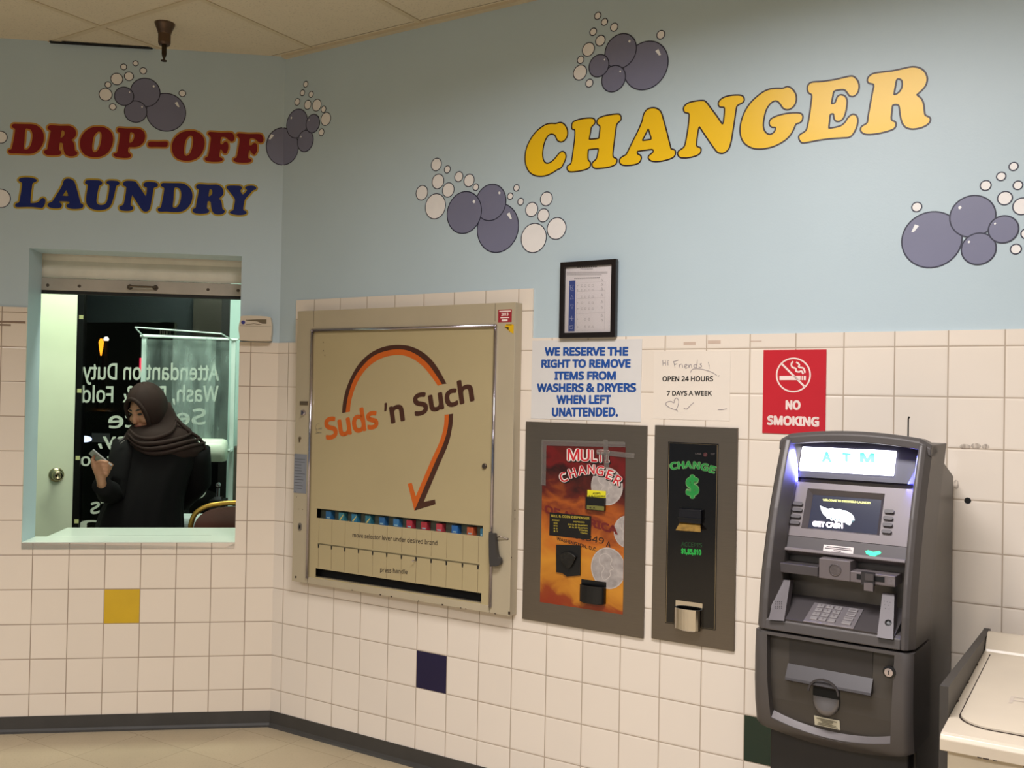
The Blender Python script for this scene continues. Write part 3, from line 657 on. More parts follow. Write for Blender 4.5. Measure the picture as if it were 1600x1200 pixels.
b.ribbon([(c[0]+r*math.cos(i*math.pi/32), c[1]+r*math.sin(i*math.pi/32)) for i in range(64)], r*.09, y)
def npx(x, yy): return RF.px(1000+x*3/16, 500+yy*3/16, y)
def bar(p, q, wd): b.ribbon([npx(*p), npx(*q)], wd, y, False)
bar((1182,366),(1368,552), r*.115); bar((1162,483),(1338,483), r*.255); bar((1347,483),(1356,483), r*.255); bar((1364,483),(1382,483), r*.255)
for st in ([(1276,345),(1262,365),(1268,392),(1298,405),(1300,425),(1325,432),(1345,425),(1360,450)],[(1302,350),(1328,372),(1322,392),(1362,402),(1375,440)]):
    b.ribbon([npx(*p) for p in spline(st, 4, False)], r*.10, y, False)
obj('no_smoking_symbol', b, PINKW, sg)
# framed notice
P = [RF.px(x, yy, -.02) for x, yy in ((874.8,410),(962.8,404),(960.6,526.9),(872.9,528.5))]
fx0, fx1 = (P[0][0]+P[3][0])/2, (P[1][0]+P[2][0])/2; fz0, fz1 = (P[2][1]+P[3][1])/2, (P[0][1]+P[1][1])/2
fr = thing('framed_notice', 'framed laundry care notice in a black frame on the tile ledge', 'picture frame', RF, ((fx0+fx1)/2, .0, fz0))
wd = (fx1-fx0)*.085; b = MB()
outer = [(fx0, fz0), (fx1, fz0), (fx1, fz1), (fx0, fz1)]; inner = [(fx0+wd, fz0+wd), (fx1-wd, fz0+wd), (fx1-wd, fz1-wd), (fx0+wd, fz1-wd)]
b.prism([outer, inner], -.02, -.0005)
obj('frame', b, mat('black_picture_frame', '#17100f', .3), fr, bevel=.002)
obj('paper', MB().box(fx0+wd*.9, fx1-wd*.9, -.010, -.006, fz0+wd*.9, fz1-wd*.9), mat('notice_paper', '#ebe2e0', .7, var=.02), fr)
def fpt(x, yy): return RF.px(860+x/8, 390+yy/8, -.0103)
a, c = fpt(224, 1022), fpt(313, 386)
obj('blue_column', MB().box(a[0], c[0], -.0104, -.0099, a[1], c[1]), mat('notice_blue', '#3d4e94', .6), fr)
b = MB(); yy = -.0106
for k, pts in enumerate([[(250,445),(290,445),(270,475),(290,510),(255,505)],[(250,620),(270,570),(288,612)],[(252,690),(288,690),(272,740)],[(245,860),(290,860),(268,890),(268,830)],[(240,955),(285,950),(275,990),(240,985)]]):
    b.ribbon([fpt(*p) for p in pts], .0016, yy)
obj('care_symbols', b, mat('pale_print', '#c9cbe0', .6), fr, label='pale care symbols on the blue column')
b = MB()
def tx(s, xl, xr, yb, cap, bold=.0, bb=None):
    A, B, Cc = fpt(xl, yb), fpt(xr, yb-4), fpt(xl, yb-cap); text3(bb or b, s, (A[0], yy, A[1]), (B[0], yy, B[1]), (0, 0, Cc[1]-A[1]), bold)
def line(xl, xr, yb, hh):
    A, B = fpt(xl, yb), fpt(xr, yb-3); d = hh/8*.002; b.quad((A[0], yy, A[1]), (B[0], yy, B[1]), (B[0], yy, B[1]+d), (A[0], yy, A[1]+d))
for i in range(9): line(335+i*28, 335+i*28+22, 226-i*.6, 14)
for i in range(8): line(375+i*20, 375+i*20+15, 246, 8)
for yb in (285, 300, 318): line(205, 715 if yb < 310 else 640, yb, 4)
for i in range(14): line(300+i*23, 300+i*23+18, 364-i*.6, 10)
rnd = random.Random(3)
for row, yb in ((450, 0), (505, 0), (590, 0), (665, 0), (738, 0), (870, 0), (965, 0)):
    for x in (340, 395, 435, 485, 530):
        if rnd.random() < .85:
            A = fpt(x, row); e = .0035 if x > 340 else .0018; b.ribbon([(A[0]-e, A[1]-e), (A[0]+e, A[1]-e), (A[0]+e*.7, A[1]+e), (A[0]-e*.7, A[1]+e)], .0007, yy)
for row in (380, 435, 490, 565, 650, 720, 820, 880):
    A = fpt(645, row); e = .004; b.ribbon([(A[0]-e, A[1]-e), (A[0]+e, A[1]-e), (A[0], A[1]+e)], .0012, yy)
obj('printing', b, mat('notice_print', '#5d5557', .7), fr)
b = MB(); A, B = fpt(320, 1010), fpt(685, 400); b.ribbon([(A[0], A[1]), (B[0], A[1]), (B[0], B[1]), (A[0], B[1])], .0005, yy)
for row in (525, 615, 800): q = fpt(320, row); b.ribbon([(A[0], q[1]), (B[0], q[1])], .0005, yy, False)
obj('table_rules', b, mat('thin_grey_rule', '#a39b9c', .7), fr)
obj('glass', MB().box(fx0+wd*.9, fx1-wd*.9, -.0135, -.0115, fz0+wd*.9, fz1-wd*.9), clear_mat('picture_glass', '#ffffff', 0, .01, .9), fr)
# small white box on the left wall
yb_ = -.05
P = [LF.px(x, yy, yb_) for x, yy in ((373.5,494),(425,494),(424.5,532.5),(374,531.5))]
x0, x1, z0, z1 = (P[0][0]+P[3][0])/2, (P[1][0]+P[2][0])/2, (P[2][1]+P[3][1])/2, (P[0][1]+P[1][1])/2
db = thing('wall_box', 'small cream plastic box with blue button beside the drop-off window', 'dispenser', LF, ((x0+x1)/2, .007, z0))
wv = x1-x0; hv = z1-z0
pr = [(x0+wv*u, z0+hv*v) for u, v in spline([(.06,.0),(.9,.0),(.98,.12),(1,.5),(.97,.85),(.86,1),(.1,1),(.03,.85),(-.02,.5),(.02,.12)], 3)]
obj('body', MB().prism([pr], yb_, .007), mat('cream_box_plastic', '#d0c2ac', .4, var=.02), db, bevel=.006)
obj('seam', MB().box(x0+.002, x1-.002, yb_-.0006, yb_+.02, z0+hv*.585, z0+hv*.6), mat('tan_seam', '#9d8f7b', .6), db)  # darker seam line across the box front
b = MB()
b.poly([[(x0+wv*u, z0+hv*v) for u, v in ((.2,.86),(.22,.84),(.55,.87),(.83,.88),(.83,.7),(.7,.7),(.55,.78),(.2,.81))]], yb_-.0006)
b.poly([[(x0+wv*u, z0+hv*v) for u, v in ((.2,.66),(.45,.70),(.68,.67),(.68,.65),(.45,.68),(.2,.64))]], yb_-.0006)
obj('vent_slot', b, mat('brown_slot', '#6a5d46', .7), db)
b = MB().lathe((x0+wv*.12, yb_, z0+hv*.73), (0, -1, 0), [(.0085, 0), (.0085, .002), (.006, .003)], 16)
obj('button', b, mat('blue_button', '#3a3a86', .3), db)
# pendant sprinkler
sp0 = WF.onz(257.5, 37, CEIL-.001); SF = Frame((sp0.x, sp0.y, 0), 0)
sk = thing('fire_sprinkler', 'bronze pendant fire sprinkler hanging from the ceiling', 'sprinkler', SF, (0, 0, CEIL-.16))
BR = mat('dull_bronze', '#6b5646', .35, .85, var=.1)
q = 3.55/FOC   # metres per survey pixel there
obj('escutcheon', MB().lathe((0, 0, CEIL), (0, 0, -1), [(17.5*q, 0), (17*q, .006), (13*q, .03), (11.2*q, .044), (10.8*q, .046), (10.6*q, .082), (9*q, .092), (.0, .092)], 36), BR, sk)
obj('sprinkler_head', MB().lathe((0, 0, CEIL-.09), (0, 0, -1), [(4.4*q, 0), (4.2*q, .04), (3*q, .052), (1.5*q, .058), (1.4*q, .064), (5.2*q, .066), (5.2*q, .069), (0, .069)], 20), mat('dark_bronze', '#3d3326', .4, .85), sk)
# ------------------------------------------------------------------ coin vending machine
YF = -.052
def v(x, y): return (440+x/2.2225, 440+y/2.2225)
def vp(x, y, yy=YF): return RF.px(*v(x, y), yy)
P = [vp(50, 100), vp(807, 75), vp(797, 1160), vp(40, 1043)]
VX0, VX1, VZ0, VZ1 = (P[0][0]+P[3][0])/2, (P[1][0]+P[2][0])/2, (P[2][1]+P[3][1])/2, (P[0][1]+P[1][1])/2
vm = thing('soap_vending_machine', 'beige wall mounted soap vending machine with orange and brown arrow logo', 'vending machine', RF, ((VX0+VX1)/2, 0, VZ0))
a1, a2 = vp(104, 166), vp(95, 1030); b1, b2 = vp(742, 158), vp(728, 1145)
DX0, DX1 = (a1[0]+a2[0])/2, (b1[0]+b2[0])/2; DZ1 = (a1[1]+b1[1])/2; DZ0 = (vp(100, 1030)[1]+vp(715, 1122)[1])/2
b = MB()
outer = [(VX0, VZ0), (VX1, VZ0), (VX1, VZ1), (VX0, VZ1)]
b.prism([outer, [(DX0, DZ0), (DX1, DZ0), (DX1, DZ1), (DX0, DZ1)]], YF, -.001)
obj('cabinet_frame', b, FRAMEM, vm, bevel=.002)
seams = MB()
for x in (a1[0]+.012, vp(742, 100)[0]): seams.box(x-.0008, x+.0008, YF-.0003, YF+.002, DZ1+.016, VZ1-.001)
for x in (vp(90, 1040)[0], vp(722, 1130)[0]): seams.box(x-.0008, x+.0008, YF-.0003, YF+.002, VZ0+.001, DZ0-.002)
obj('frame_seam', seams, mat('dark_seam', '#4c4438', .7), vm)
# door panel with its two openings
s1 = [(vp(120,788)[1]+vp(697,848)[1])/2, (vp(120,821)[1]+vp(697,885)[1])/2]; sxa, sxb = vp(120,800)[0], vp(697,865)[0]
s2 = [(vp(118,998)[1]+vp(692,1080)[1])/2, (vp(118,1028)[1]+vp(692,1115)[1])/2]; syb = vp(692,1100)[0]
b = MB().prism([[(DX0, DZ0), (DX1, DZ0), (DX1, DZ1), (DX0, DZ1)], [(sxa, s1[1]), (sxb, s1[1]), (sxb, s1[0]), (sxa, s1[0])], [(sxa, s2[1]), (syb, s2[1]), (syb, s2[0]), (sxa, s2[0])]], YF+.003, YF+.006)
dp = obj('door_panel', b, CREAM, vm)
obj('interior', MB().box(DX0, DX1, -.006, -.001, DZ0, DZ1), BLACKM, vm)
obj('display_shelf', MB().box(sxa-.01, sxb+.01, YF+.008, -.006, s1[1]-.012, s1[1]-.004), mat('grey_green_liner', '#5f6455', .6), vm)
obj('display_back', MB().box(sxa-.01, sxb+.01, -.0135, -.006, s1[1]-.004, s1[0]+.02), mat('grey_green_liner', '#5f6455', .6), vm)
b = MB()
for x in (DX0, DX1):
    b.tube([(x, YF-.004, DZ0-.004), (x, YF-.004, DZ1)], .0062, 10)
b.tube([(DX0, YF-.004, DZ1), (DX1, YF-.004, DZ1)], .0062, 10)
for x in (DX0, DX1): b.ball((x, YF-.005, DZ1), .0072)
obj('chrome_rail', b, CHROME, vm, smooth=True)
# selector slot with its twelve notches
NOT = [(127, 908), (172, 916), (218, 922), (266, 930), (315, 936), (364, 943), (415, 950), (466, 957), (518, 964), (571, 971), (627, 977), (681, 984)]
nz_ = sum(vp(*n)[1] for n in NOT)/12; yy = YF+.0024
b = MB(); xa, xb = vp(124, 910)[0], vp(686, 985)[0]
b.box(xa, xb, yy, yy+.001, nz_-.002, nz_+.0035)
obj('selector_slot', b, mat('olive_slot', '#6a6146', .5), vm)
b = MB()
for n in NOT:
    x = vp(*n)[0]; b.poly([[(x-.0042, nz_-.0015), (x-.0028, nz_-.0175), (x+.0028, nz_-.0175), (x+.0042, nz_-.0015)][::1]], yy-.0003)
obj('selector_notches', b, INK, vm)
b = MB()
for n in NOT:
    x = vp(*n)[0]
    b.box(x-.0006, x+.0006, yy-.0001, yy+.0008, nz_+.010, s1[1]-.004); b.box(x-.0006, x+.0006, yy-.0001, yy+.0008, s2[0]+.004, nz_-.022)
obj('column_lines', b, mat('brown_rule', '#8b7a58', .6), vm)
def vtext(mb, s, p0, p1, cap, bold=.0, y=YF+.0022):
    return ptext(mb, RF, s, v(*p0), v(*p1), cap/2.2225, y, bold)
for s_, q0_, q1_ in (('move selector lever under desired brand', (246, 887), (541, 916)), ('press handle', (342, 1008), (437, 1016))):
    b = MB(); vtext(b, s_, q0_, q1_, 15, .012); obj('instruction_line', b, mat('dark_brown_print', '#4a3d30', .5), vm)
lx = vp(466, 957)
b = MB().tube([(lx[0], YF+.004, nz_-.012), (lx[0]-.001, YF-.012, nz_-.014), (lx[0]-.007, YF-.016, nz_-.015)], .002, 8)
obj('selector_lever', b, CHROME, vm)
# logo
def g(x, y): return RF.px(480+x/4.2857, 530+y/4.2857, YF+.0024)
ORG_M = mat('orange_logo_vinyl', '#c9601c', .3, var=.03); BRN = mat('brown_logo_vinyl', '#4a2a1c', .3, var=.05)
out = [(233,495),(240,420),(262,330),(300,240),(350,160),(420,95),(500,55),(590,38),(680,45),(760,78),(830,135),(885,210),(933,298)]
mid = [(258,490),(268,410),(290,325),(325,245),(375,175),(440,115),(515,82),(595,68),(670,75),(740,108),(805,162),(855,228),(903,302)]
inn = [(286,486),(294,415),(315,340),(348,265),(395,200),(455,150),(525,118),(598,106),(660,112),(722,140),(780,188),(828,245),(875,312)]
def band(A, B): A, B = spline(A, 3, False), spline(B, 3, False); return [g(*p) for p in A]+[g(*p) for p in B[::-1]]
b = MB().poly([band(out, mid)], YF+.0024)
lo = [(977,498),(972,580),(945,700),(890,830)]; lm = [(948,503),(942,590),(915,690),(860,815)]; li = [(920,506),(914,590),(885,690),(828,815)]
b.poly([[g(*p) for p in spline(lo, 4, False)]+[g(*p) for p in ((780,1090),(855,1073),(860,1105),(718,1148))]+[g(*p) for p in spline(lm, 4, False)[::-1]]], YF+.0024)
def word(s, p0, p1, cap, up, bold):
    A, B = g(*p0), g(*p1); U0, U1 = g(*p0), g(p0[0]+up[0], p0[1]+up[1])
    text3(b, s, (A[0], YF+.0024, A[1]), (B[0], YF+.0024, B[1]), (U1[0]-U0[0], 0, U1[1]-U0[1]), bold)
word(',', (514,462), (538,456), 0, (-16,-140), .02); word('n', (562,567), (656,546), 0, (-20,-146), .028); word('Such', (722,520), (1122,412), 0, (-20,-146), .028)
obj('logo_brown', b, BRN, vm, label='brown half of the arrow logo')
b = MB().poly([band(mid, inn)], YF+.0024)
b.poly([[g(*p) for p in spline(li, 4, False)]+[g(*p) for p in ((727,1052),(700,962),(673,968),(718,1148))]+[g(*p) for p in spline(lm, 4, False)[::-1]]], YF+.0024)
word('Suds', (128,678), (482,592), 0, (-20,-146), .028)
obj('logo_orange', b, ORG_M, vm, label='orange half of the arrow logo')
b = MB(); c = g(75, 595); r = .0155
b.ribbon([(c[0]+r*math.cos(t*.35), c[1]+r*1.25*math.sin(t*.35)) for t in range(3, 16)], .0012, YF+.0022, False)
A, B_ = g(58, 608), g(98, 602); text3(b, '1.00', (A[0], YF+.0022, A[1]), (B_[0], YF+.0022, B_[1]), (0, 0, .006), .0)
A, B_ = g(58, 632), g(96, 628); text3(b, 'EACH', (A[0], YF+.0022, A[1]), (B_[0], YF+.0022, B_[1]), (0, 0, .0035), .03)
obj('price_mark', b, mat('grey_pen', '#6f6a5a', .6), vm)
# fittings on the left stile
def fit(x, y): return RF.px(440+x*200/857, 440+y*200/857, YF)
a, c = fit(125, 826), fit(178, 802); obj('coin_slot', MB().box(a[0], c[0], YF-.004, YF+.001, a[1], c[1]), mat('bronze_fitting', '#7a6b58', .4, .7), vm, bevel=.001)
c = fit(148, 878); obj('coin_knob', MB().lathe((c[0], YF, c[1]), (0, -1, 0), [(.0125, 0), (.0125, .006), (.008, .009)], 18).box(c[0]-.003, c[0]+.003, YF-.014, YF-.006, c[1]-.011, c[1]+.011), CHROME, vm)
c = fit(124, 1048); b = MB().lathe((c[0], YF, c[1]), (0, -1, 0), [(.0065, 0), (.0065, .004), (.004, .006)], 16).box(c[0]-.0018, c[0]+.002, YF-.006, YF-.001, c[1]-.017, c[1])
obj('lock_key', b, mat('bronze_fitting', '#7a6b58', .4, .7), vm)
A = RF.px(455+20/3.75, 600+408/3.75, YF); B_ = RF.px(455+88/3.75, 600+643/3.75, YF)
obj('data_plate', MB().box(A[0], B_[0], YF-.0015, YF+.001, B_[1], A[1]), mat('blue_grey_plate', '#8d8f97', .4, .3), vm)
b = MB()
for k in range(11):
    zz = A[1]-(A[1]-B_[1])*(.13+.075*k); b.box(A[0]+.004, A[0]+(B_[0]-A[0])*(.55+.35*rnd.random()), YF-.0019, YF-.0014, zz-.0012, zz+.0008)
for zz in (A[1]-.004, B_[1]+.004): b.box(A[0]+.008, A[0]+.012, YF-.0022, YF-.0014, zz-.002, zz+.002)
obj('plate_print', b, mat('plate_print', '#4e4f58', .6), vm)
c = RF.px(469, 823, YF); pts = [(c[0]+.0095*sx*u, c[1]+.0165*w_) for sx, u, w_ in ((1,1,.55),(1,.6,1),(-1,.6,1),(-1,1,.55),(-1,1,-.55),(-1,.6,-1),(1,.6,-1),(1,1,-.55))]
obj('coin_return', MB().prism([pts], YF-.005, YF), mat('grey_return_cup', '#6d655b', .45), vm, bevel=.002)
obj('coin_return_opening', MB().box(c[0]-.003, c[0]+.006, YF-.0056, YF-.004, c[1]-.008, c[1]+.008), BLACKM, vm)
c = vp(704, 641); obj('door_lock', MB().lathe((c[0], YF+.003, c[1]), (0, -1, 0), [(.0105, 0), (.0105, .005), (.008, .008)], 18).box(c[0]-.001, c[0]+.001, YF-.0056, YF-.004, c[1]-.005, c[1]+.005), mat('dull_steel', '#6d6258', .35, .9), vm)
def h(x, y, yy=YF): return RF.px(740+x/4.444, 700+y/4.444, yy)
pts = [(108,598),(118,592),(143,594),(150,610),(165,740),(185,770),(188,800),(165,820),(130,820),(112,805)]
obj('push_handle', MB().prism([[h(*p, YF-.022) for p in spline(pts, 3)]], YF-.026, YF-.008), mat('charcoal_grip', '#3b3836', .45), vm, bevel=.003)
A, B_ = h(155, 625), h(238, 632); M_ = h(195, 612)
obj('handle_pin', MB().tube([(A[0], YF-.012, A[1]), (M_[0], YF-.012, M_[1]), (B_[0], YF-.001, B_[1])], .0022, 8).ball((B_[0], YF, B_[1]), .004), mat('dull_steel', '#6d6258', .35, .9), vm)
b = MB()
for x, y in ((287,433),(287,492),(262,760)): c = h(x, y); b.ball((c[0], YF, c[1]), .0022)
for x, y in ((675, 0),): pass
for x, y in ((50, 1025), (790, 1150)): c = vp(x, y); b.box(c[0]-.004, c[0]+.003, YF-.0008, YF+.003, c[1]-.006, c[1]+.004)
for x, y in ((145,210),(145,240),(150,257),(52,748),(60,790),(73,792)): c = vp(x, y); b.ball((c[0], YF, c[1]), .0016)
rr = random.Random(5)
for k in range(9):
    x = VX0+(VX1-VX0)*rr.uniform(.3, .98); b.box(x-.004*rr.random(), x+.006*rr.random(), YF-.0006, YF+.002, VZ0-.0004, VZ0+.003+.003*rr.random())
obj('rust_chips', b, mat('rust_brown', '#3a2a1d', .8), vm)
# stickers
def stk(x, y): return RF.px(720+x/6.667, 460+y/6.667, YF)
A, B_ = stk(388, 292), stk(533, 155)
obj('permit_sticker', MB().box(A[0], B_[0], YF-.0006, YF+.001, A[1], B_[1]), mat('maroon_sticker', '#9c2430', .4), vm)
b = MB(); pw = B_[0]-A[0]; ph = B_[1]-A[1]
for s, u0, u1, v0, hh in ((None, .08, .92, .82, .09), ('2013', .24, .76, .50, .24), (None, .18, .82, .32, .08), (None, .28, .70, .07, .15)):
    if s is None: b.box(A[0]+pw*u0, A[0]+pw*u1, YF-.0009, YF-.0005, A[1]+ph*v0, A[1]+ph*(v0+hh)); continue
    text3(b, s, (A[0]+pw*u0, YF-.0009, A[1]+ph*v0), (A[0]+pw*u1, YF-.0009, A[1]+ph*v0), (0, 0, ph*hh), .03)
obj('sticker_print', b, PINKW, vm)
b = MB().poly([[stk(*p) for p in ((455,340),(475,308),(530,308),(552,316),(550,412),(505,385))]], YF-.0006)
obj('torn_sticker', b, mat('yellow_sticker', '#dcae12', .4), vm)
b = MB().poly([[stk(*p) for p in ((458,342),(500,340),(500,372),(490,365))]], YF-.0009).poly([[stk(*p) for p in ((475,312),(532,312),(532,322),(475,322))]], YF-.0009).poly([[stk(*p) for p in ((503,380),(512,378),(510,390))]], YF-.0009)
obj('torn_sticker_print', b, mat('black_print', '#2a2113', .5), vm)
# soap boxes behind the display slot
cols = [('#27618f','blue'),('#3a7a86','teal'),('#2f7391','teal'),('#2c6f80','teal'),('#2a5f90','blue'),('#3670a0','blue'),('#a83040','red'),('#a52f3a','red'),('#b23a45','red'),('#2762a0','blue'),('#b4532f','orange'),('#2f6a84','blue')]
xc = [155, 200, 245, 293, 341, 391, 437, 488, 541, 595, 649, 689]
place = ['leftmost', 'second from the left', 'third from the left', 'fourth from the left', 'fifth from the left', 'sixth from the left', 'first of the three reds', 'middle one of the three reds', 'last of the three reds', 'between the reds and the orange one', 'left of the last blue one', 'at the far right end']
for k in range(12):
    x = vp(xc[k], 840)[0]; hw = .0145 if k < 11 else .006; z0 = s1[1]-.004; top = s1[0]-.008-.0004*k
    o = obj('soap_box', MB().box(x-hw, x+hw, YF+.012, -.014, z0, top), mat('soap_box_%s_%d' % (cols[k][1], k), cols[k][0], .5, var=.15, scale=40), F=RF,
            label='small %s soap box in the vending slot, %s' % (cols[k][1], place[k]), cat='soap box', group='soap boxes in the vending machine')
    b = MB()
    if k in (1, 2, 3): b.poly([[(x-hw*.8, z0+.006), (x+hw*.9, top-.006), (x+hw*.9, top-.010), (x-hw*.2, z0+.004)]], YF+.0115)
    else: b.box(x-hw*.6, x+hw*.6, YF+.0115, YF+.0125, z0+.006, z0+.011)
    obj('box_print', b, mat('box_print_cream' if k in (1, 2, 3) else 'box_print_pale', '#c2b46a' if k in (1, 2, 3) else '#8fb0b8', .5), o)
# ------------------------------------------------------------------ multi changer
YP = -.010
def panel(name, label, quad):
    P = [RF.px(x, y, YP) for x, y in quad]
    x0, x1, z0, z1 = (P[0][0]+P[3][0])/2, (P[1][0]+P[2][0])/2, (P[2][1]+P[3][1])/2, (P[0][1]+P[1][1])/2
    t = thing(name, label, 'change machine', RF, ((x0+x1)/2, 0, z0))
    obj('steel_plate', MB().box(x0, x1, YP, -.0005, z0, z1), STEEL, t, bevel=.0018)
    return t
mc = panel('multi_changer', 'wide steel change machine with an orange coin picture reading MULTI CHANGER', [(820.5,658.5),(1009.5,665),(1006,997),(816.5,968)])
def m(x, y, yy=YP): return RF.px(830+x/4.1379, 680+y/4.1379, yy)
pa, pb, pc, pd = m(72, 40), m(612, 58), m(592, 1160), m(62, 1078)
QX0, QX1, QZ0, QZ1 = (pa[0]+pd[0])/2, (pb[0]+pc[0])/2, (pc[1]+pd[1])/2, (pa[1]+pb[1])/2
def poster():
    mt = bpy.data.materials.new('orange_money_print'); mt.use_nodes = True; nt = mt.node_tree; bs = nt.nodes['Principled BSDF']
    tc = nt.nodes.new('ShaderNodeTexCoord'); sep = nt.nodes.new('ShaderNodeSeparateXYZ'); nt.links.new(tc.outputs['Generated'], sep.inputs[0])
    nz = nt.nodes.new('ShaderNodeTexNoise'); nz.inputs['Scale'].default_value = 3.2; nz.inputs['Detail'].default_value = 3; nz.inputs['Distortion'].default_value = .6
    mp = nt.nodes.new('ShaderNodeMapping'); mp.inputs['Scale'].default_value = (1, 1, 2.6); mp.inputs['Rotation'].default_value = (0, .25, 0)
    nt.links.new(tc.outputs['Generated'], mp.inputs[0]); nt.links.new(mp.outputs[0], nz.inputs['Vector'])
    tilt = math_node(nt, 'MULTIPLY_ADD', sep.outputs['X'], .10, sep.outputs['Z'])
    v = math_node(nt, 'ADD', tilt, math_node(nt, 'MULTIPLY', math_node(nt, 'SUBTRACT', nz.outputs['Fac'], .5), .42))
    r = nt.nodes.new('ShaderNodeValToRGB'); e = r.color_ramp.elements
    e[0].position, e[0].color = .0, lin('#8a2f12'); e[1].position, e[1].color = 1., lin('#5b1712')
    for p, c in ((.08, '#8e3a14'), (.14, '#b8741f'), (.30, '#cc8a2a'), (.48, '#b8651f'), (.60, '#7c3418'), (.66, '#a6541c'), (.74, '#5f1e14'), (.84, '#2a0f0e'), (.92, '#6e1616')):
        q = e.new(p); q.color = lin(c)
    nt.links.new(v, r.inputs[0]); nt.links.new(r.outputs[0], bs.inputs['Base Color']); bs.inputs['Roughness'].default_value = .3
    return mt
obj('picture_panel', MB().box(QX0, QX1, YP-.001, YP, QZ0, QZ1), poster(), mc)
yy = YP-.0014
def clipx(poly):  # keep the print inside the picture panel
    return [(min(max(x, QX0+.0003), QX1-.0003), min(max(z, QZ0+.0003), QZ1-.0003)) for x, z in poly]
COIN = mat('printed_silver_coin', '#a39a95', .4, var=.22, scale=38); COINE = mat('printed_coin_rim', '#bdb3ac', .4)
for cx, cy, ry in ((490, 330, 123), (622, 625, 105), (498, 860, 134)):
    c = m(cx, cy); t = m(cx, cy-ry); r = t[1]-c[1]
    ci = clipx([(c[0]+r*.93*math.cos(i*math.pi/30), c[1]+r*math.sin(i*math.pi/30)) for i in range(60)])
    o = obj('printed_coin', MB().poly([ci], yy), COIN, mc)
    rim = [(c[0]+r*.90*math.cos(i*math.pi/30), c[1]+r*.97*math.sin(i*math.pi/30)) for i in range(61)]
    b = MB(); seg = [p for p in rim if p[0] < QX1-.002]
    if len(seg) > 3:
        k = max(range(len(seg)), key=lambda i: math.dist(seg[i], seg[i-1])); seg = seg[k:]+seg[:k]
        b.ribbon(seg, r*.045, yy-.0001, False)
        prof = [(-.45,.55),(-.1,.7),(.2,.45),(.12,.2),(.3,.0),(.1,-.1),(.12,-.35),(-.2,-.6),(-.35,-.3),(-.2,0),(-.45,.2)]
        b.ribbon([p for p in [(c[0]+r*u, c[1]+r*w_) for u, w_ in spline(prof, 3)] if p[0] < QX1-.002], r*.035, yy-.0001, False)
        obj('coin_relief', b, COINE, o)
def mtx(b, s, xl, xr, yl_, yr_, cap, bold=.0, y=None, up=(0, -1), shear=0):
    y = yy-.0003 if y is None else y
    A, B_, C_ = m(xl, yl_, y), m(xr, yr_, y), m(xl+up[0]*cap, yl_+up[1]*cap, y)
    text3(b, s, (A[0], y, A[1]), (B_[0], y, B_[1]), (C_[0]-A[0], 0, C_[1]-A[1]), bold)
def arc_word(fn_black, word_, ys, xs, cap, rot, bold, fn):
    for ch, x, y, a, wdt in zip(word_, xs, ys, rot, fn_black):
        dx, dy = wdt/2*math.cos(a), wdt/2*math.sin(a)
        fn(ch, x-dx, x+dx, y-dy, y+dy, cap, (math.sin(a), -math.cos(a)), bold)
bw, br_, bk = MB(), MB(), MB()
for bb_, bold, off in ((bk, .05, .0), (bw, .062, -.0002), (br_, .012, -.0004)):
    sh_ = (7, 9) if bb_ is bk else (0, 0)
    for s, xl, xr, yb in (('M', 235, 312, 165), ('U', 318, 378, 168), ('L', 388, 425, 172), ('T', 428, 470, 174), ('I', 482, 502, 176)):
        g_ = 5 if bold > .04 else 0
        mtx(bb_, s, xl-g_+sh_[0], xr+g_+sh_[0], yb+sh_[1]+g_*.6, yb+sh_[1]+1+g_*.6, 78+g_, bold, yy-.0003+off)
    def put(ch, xl, xr, yl_, yr_, cap, up, bo, bb_=bb_, off=off, sh_=sh_):
        g_ = 4 if bo > .04 else 0
        mtx(bb_, ch, xl-g_+sh_[0], xr+g_+sh_[0], yl_+sh_[1]+g_*.6, yr_+sh_[1]+g_*.6, cap+g_, bo, yy-.0003+off, up)
    arc_word([48, 46, 52, 46, 50, 40, 46], 'CHANGER', [300, 275, 258, 252, 260, 285, 320], [222, 275, 332, 388, 440, 497, 545], 62, [-.42, -.28, -.14, .0, .16, .34, .5], bold, put)
obj('title_shadow', bk, INK, mc, label='black shadow of the title MULTI CHANGER'); obj('title_edge', bw, mat('white_print', '#eadfd6', .4), mc, label='white edge of the title'); obj('title', br_, mat('crimson_print', '#c4202c', .4), mc, label='red title MULTI CHANGER')
b = MB(); mtx(b, 'OF AMERICA', 85, 560, 500, 645, 52, .04); obj('banknote_lettering', b, mat('dark_red_print', '#6e1d18', .5), mc)
b = MB(); mtx(b, '00349', 275, 468, 665, 704, 38, .01, up=(.12, -1)); mtx(b, 'A', 483, 512, 720, 728, 38, .01, up=(.12, -1)); mtx(b, 'WASHINGTON, D.C.', 165, 425, 678, 752, 22, .02)
obj('serial_print', b, mat('serial_print_black', '#2a160f', .5), mc)
# bill & coin table
A, B_ = m(118, 640), m(390, 512)
obj('table_label', MB().box(A[0], B_[0], yy-.0006, yy, A[1]-.004, B_[1]-.006), mat('black_label', '#0e0b0a', .4), mc)
b = MB(); y2 = yy-.0009
mtx(b, 'BILL & COIN DISPENSER', 130, 376, 528, 545, 15, .02, y2); mtx(b, 'INSERT', 135, 183, 553, 556, 9, .02, y2); mtx(b, 'DISPENSES', 272, 345, 563, 568, 9, .02, y2)
for i, (a_, c_) in enumerate((('$20', '$10 & 40 Quarters'), ('$10', '$5 & 20 Quarters'), ('$ 5', '20 Quarters'), ('$ 1', '4 Quarters'))):
    y0 = 573+17*i; mtx(b, a_, 145, 170, y0, y0+2, 10, .02, y2); x0 = (237, 245, 308, 318)[i]; mtx(b, c_, x0, 364, y0+8+i*.5, y0+16, 10, .02, y2)
obj('table_print', b, mat('yellow_print', '#b9a63c', .5), mc)
